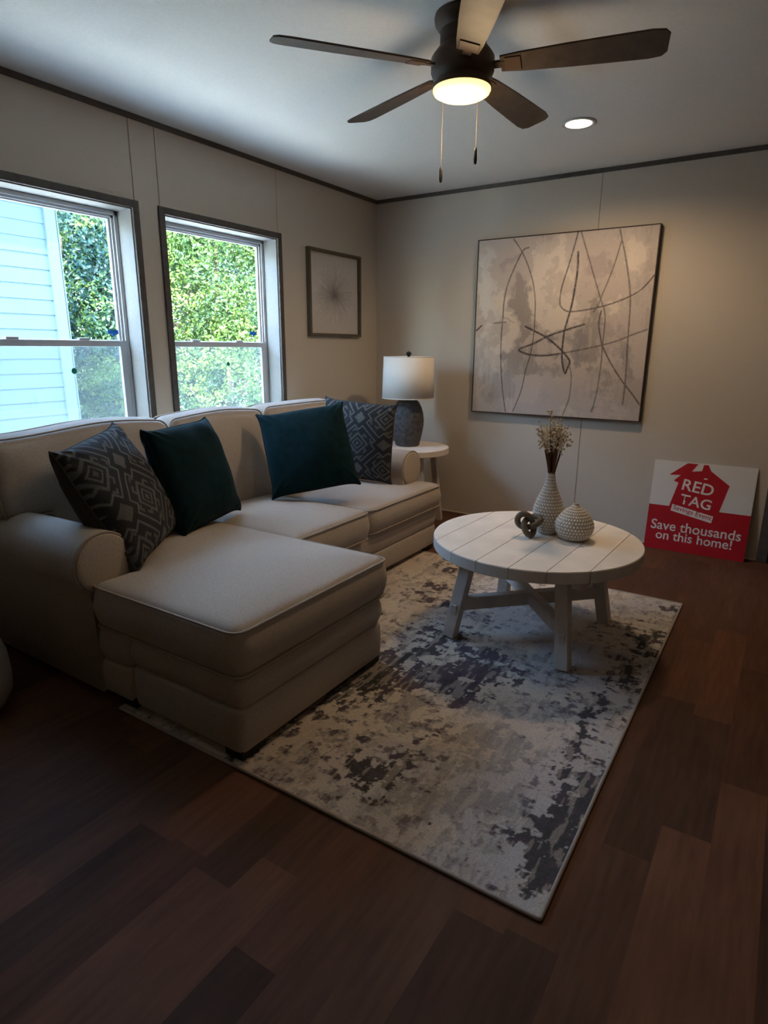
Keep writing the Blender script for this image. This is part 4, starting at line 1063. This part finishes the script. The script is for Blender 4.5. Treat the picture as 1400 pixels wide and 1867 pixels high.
def dandelion_art():
    y0, y1, z0, z1 = -0.897, -0.268, 1.396, 1.992; W, Hh = y1 - y0, z1 - z0
    t = thing('framed_art', 'small framed picture of a pale grey flower burst on the window wall', 'picture', (0, (y0 + y1) / 2, z0))
    n = 260; U, V = np.meshgrid(np.linspace(0, 1, n), np.linspace(0, 1, n))
    dx = U - 0.50; dy = V - 0.50; r = np.hypot(dx, dy); th = np.arctan2(dy, dx)
    n1 = fbm(th * 9 + 30, r * 5, 3, 3) ; n2 = fbm(U * 40, V * 40, 6, 3)
    rays = nn(fbm(th * 26 + 60, r * 4 + 2, 13, 3), .3) * sstep(0.46, 0.12, r + 0.12 * (n1 - 0.5))
    g = 0.54 - 0.17 * np.exp(-(r / 0.10) ** 2) - 0.09 * np.exp(-(r / 0.26) ** 2) - 0.11 * rays + 0.05 * (n2 - .5)
    petals = sstep(0.58, 0.75, fbm(th * 20 + 11, r * 14, 23, 3)) * np.exp(-((r - 0.28) / 0.13) ** 2); g = g + 0.09 * petals
    g = np.clip(g, 0.1, 0.7); col = np.stack([g * 0.98, g * 0.93, g * 0.88], -1)
    fr = 0.020
    hgt = 0.010 + 0.004 * rays
    vs = np.stack([hgt, (U - .5) * (W - 2 * fr), fr + V * (Hh - 2 * fr)], -1).reshape(-1, 3)
    o = mesh_obj('print', [tuple(q) for q in vs], grid(n, n), M['relief'], t); set_col(o.data, col.reshape(-1, 3))
    bm = bmesh.new(); D = 0.034
    for a, b in (((0.001, -W / 2, 0), (D, -W / 2 + fr, Hh)), ((0.001, W / 2 - fr, 0), (D, W / 2, Hh)), ((0.001, -W / 2 + fr, 0), (D, W / 2 - fr, fr)), ((0.001, -W / 2 + fr, Hh - fr), (D, W / 2 - fr, Hh))): add_box(bm, a, b, 0.0015)
    add_box(bm, (0.001, -W / 2 + fr, fr), (0.006, W / 2 - fr, Hh - fr))
    bm_obj('frame', bm, M['frame_bronze'], t)
dandelion_art()

# ================================================================== SIGN
def sign():
    BL, BR = Vector((2.270, -0.086, 0.001)), Vector((2.873, -0.080, 0.001)); TLp = Vector((2.262, -0.014, 0.597))
    ex = (BR - BL); W = ex.length; ex.normalize(); ez = (TLp - BL); ez = (ez - ex * ez.dot(ex)).normalized(); Hh = 0.602
    ey = ez.cross(ex)                                  # away from the viewer (towards the wall)
    t = thing('yard_sign', 'square red and white sale sign leaning on the back wall by the doorway', 'sign', BL)
    t.rotation_euler = Matrix(((ex.x, ey.x, ez.x), (ex.y, ey.y, ez.y), (ex.z, ey.z, ez.z))).to_euler()
    Hm = homog([(355, 188), (1302, 275), (1180, 1125), (262, 985)], [(0, Hh), (W, Hh), (W, 0), (0, 0)])
    box_obj('board', (0, 0, 0), (W, 0.004, Hh), M['signw'], t)
    def flat(name, pts, m, d):
        P = [Hm(p) for p in pts]; n = len(P)
        bm = bmesh.new(); vs = [bm.verts.new((x, -d, z)) for x, z in P]; vb = [bm.verts.new((x, -d + 0.00045, z)) for x, z in P]
        from mathutils.geometry import tessellate_polygon
        for a, b, c in tessellate_polygon([[Vector((x, z, 0)) for x, z in P]]):
            bm.faces.new((vs[a], vs[b], vs[c])); bm.faces.new((vb[a], vb[c], vb[b]))
        for i in range(n): bm.faces.new((vs[i], vs[(i + 1) % n], vb[(i + 1) % n], vb[i]))
        return bm_obj(name, bm, m, t)
    zl = Hm((310, 590))[1]; zr = Hm((1232, 708))[1]; zz = (zl + zr) / 2
    box_obj('red_band', (0, -0.0004, 0), (W, 0.0, zz), M['signr'], t)
    flat('house_emblem', [(487, 328), (655, 225), (752, 234), (692, 302), (785, 297), (803, 242), (845, 244), (870, 300), (1040, 435), (940, 690), (480, 640), (572, 402), (528, 382), (592, 332)], M['signr'], 0.0009)
    flat('emblem_slot', [(805, 362), (838, 366), (836, 377), (803, 373)], M['signt'], 0.0014)
    flat('banner', [(520, 595), (897, 712), (877, 772), (505, 655)], M['signt'], 0.0014)
    def text(s, a, b, m, d, bold=0.0, sq=1.0, caps=None, name='lettering'):
        cu = bpy.data.curves.new('t', 'FONT'); cu.body = s; cu.size = 1.0; cu.offset = bold; cu.extrude = 0.0; cu.resolution_u = 3
        ob = bpy.data.objects.new('t', cu); C.objects.link(ob); bpy.context.view_layer.update()
        me = bpy.data.meshes.new_from_object(ob.evaluated_get(bpy.context.evaluated_depsgraph_get())); bpy.data.objects.remove(ob)
        co = np.array([v.co[:] for v in me.vertices]); mn = co[:, 0].min(); w = co[:, 0].max() - mn
        A = np.array(Hm(a)); B = np.array(Hm(b)); dr = B - A; L = np.hypot(*dr); dr /= L; up = np.array([-dr[1], dr[0]]); k = L / w
        for v in me.vertices:
            x = (v.co.x - mn) * k; y = v.co.y * k * sq; q = A + dr * x + up * y; v.co = (q[0], -d, q[1])
        me.materials.clear(); me.materials.append(m)
        o = bpy.data.objects.new(name, me); C.objects.link(o); o.parent = t
        return o
    text('RED', (600, 462), (882, 528), M['signt'], 0.0014, 0.014, 0.97)['label'] = 'white letters reading RED'
    text('TAG', (580, 588), (862, 655), M['signt'], 0.0014, 0.014, 0.97)['label'] = 'white letters reading TAG'
    text('Savings Event', (525, 640), (875, 748), M['signr'], 0.0019, 0.004, 0.95)['label'] = 'red letters reading Savings Event'
    text('Save thousands', (325, 812), (1148, 935), M['signt'], 0.0014, 0.010, 1.05)['label'] = 'white letters reading Save thousands'
    text('on this home!', (370, 905), (1065, 1012), M['signt'], 0.0014, 0.010, 1.05)['label'] = 'white letters reading on this home!'
sign()

# ================================================================== CEILING FAN AND LIGHTS
def ceiling_fan():
    t = thing('ceiling_fan', 'bronze ceiling fan with five dark blades and a lit bowl light', 'ceiling fan', (1.82, -2.195, H))
    v, f = lathe([(0.0, 0.0), (0.100, 0.0), (0.104, -0.012), (0.100, -0.030), (0.086, -0.048), (0.082, -0.052)], 48); mesh_obj('canopy', v[:], f, M['fan'], t)
    v, f = lathe([(0.082, -0.050), (0.082, -0.100), (0.086, -0.104)], 48); mesh_obj('neck', v, f, M['fan'], t)
    v, f = lathe([(0.084, -0.098), (0.104, -0.122), (0.112, -0.134), (0.112, -0.176), (0.106, -0.190), (0.094, -0.198), (0.094, -0.212), (0.104, -0.216), (0.106, -0.226), (0.100, -0.230), (0.0, -0.231)], 56); mesh_obj('motor_housing', v, f, M['fan'], t)
    v, f = lathe([(0.103, -0.229), (0.1035, -0.233), (0.099, -0.242), (0.084, -0.250), (0.057, -0.255), (0.026, -0.2575), (0.001, -0.258)], 56); mesh_obj('light_bowl', v, f, M['bowl'], t)
    R1 = 0.676; ph0 = 0.892 + PI
    for k in range(5):
        a = ph0 - k * 2 * PI / 5
        prof = [(0.135, 0.038), (0.20, 0.046), (0.35, 0.056), (0.50, 0.062), (0.62, 0.066), (0.660, 0.060), (R1, 0.040)]
        top = [(x, w) for x, w in prof] + [(x, -w) for x, w in prof[::-1]]
        bm = bmesh.new(); va = [bm.verts.new((x, w, 0.003)) for x, w in top]; vb = [bm.verts.new((x, w, -0.003)) for x, w in top]
        bm.faces.new(va); bm.faces.new(vb[::-1]); n = len(top)
        for i in range(n): bm.faces.new((va[i], vb[i], vb[(i + 1) % n], va[(i + 1) % n]))
        o = bm_obj('blade', bm, M['blade'], t); o.location = (0, 0, -0.163)
        o.rotation_euler = (Matrix.Rotation(a, 4, 'Z') @ Matrix.Rotation(math.radians(-13), 4, 'X')).to_euler()
        bm = bmesh.new(); add_box(bm, (0.085, -0.016, -0.006), (0.16, 0.016, 0.004), 0.003); add_box(bm, (0.15, -0.034, -0.007), (0.205, 0.034, -0.002), 0.002)
        bm_obj('blade_bracket', bm, M['fan'], o)
    for (dx, dy, z1, zf) in ((-0.100, 0.045, -0.455, 0), (0.066, -0.004, -0.425, 0)):
        c = bpy.data.objects.new('pull_chain', None)
        pts = [(dx, dy, -0.226 - (-z1 - 0.226) * i / 30) for i in range(31)]
        v, f = tube(pts, 0.0012, 5, radii=[0.0007 + 0.0004 * (i % 2) for i in range(31)]); c = mesh_obj('pull_chain', v, f, M['brass'], t)
        v, f = lathe([(0.001, 0.0), (0.004, -0.002), (0.006, -0.012), (0.0065, -0.04), (0.005, -0.052), (0.001, -0.056)], 14); mesh_obj('pull', v, f, M['black'], c, loc=(dx, dy, z1))
ceiling_fan()
lamp('fan_bulb', 'POINT', (1.82, -2.195, 2.10), 4.5, (1.0, 0.70, 0.40), shadow_soft_size=0.09)
t = thing('recessed_light', 'small lit round recessed light in the ceiling beyond the fan', 'ceiling light', (1.852, -0.913, H))
v, f = lathe([(0.086, 0.0), (0.088, -0.004), (0.080, -0.008), (0.066, -0.006), (0.066, 0.0)], 48, cap=False); mesh_obj('trim_ring', v, f, M['vinyl'], t)
v, f = lathe([(0.066, -0.003), (0.066, -0.006), (0.0005, -0.0075)], 48); mesh_obj('lens', v, f, M['led'], t)

# ================================================================== FOREGROUND POUF (its edge enters at the left)
v, f = lathe([(0.0, 0.0), (0.20, 0.0), (0.235, 0.02), (0.258, 0.06), (0.262, 0.12), (0.256, 0.20), (0.235, 0.27), (0.19, 0.305), (0.0, 0.315)], 56, cap=False)
po = thing('pouf', 'rounded beige fabric pouf just entering the frame at lower left', 'pouf', (0.505, -3.685, 0.0))
mesh_obj('cover', v, f, M['pouf'], po)
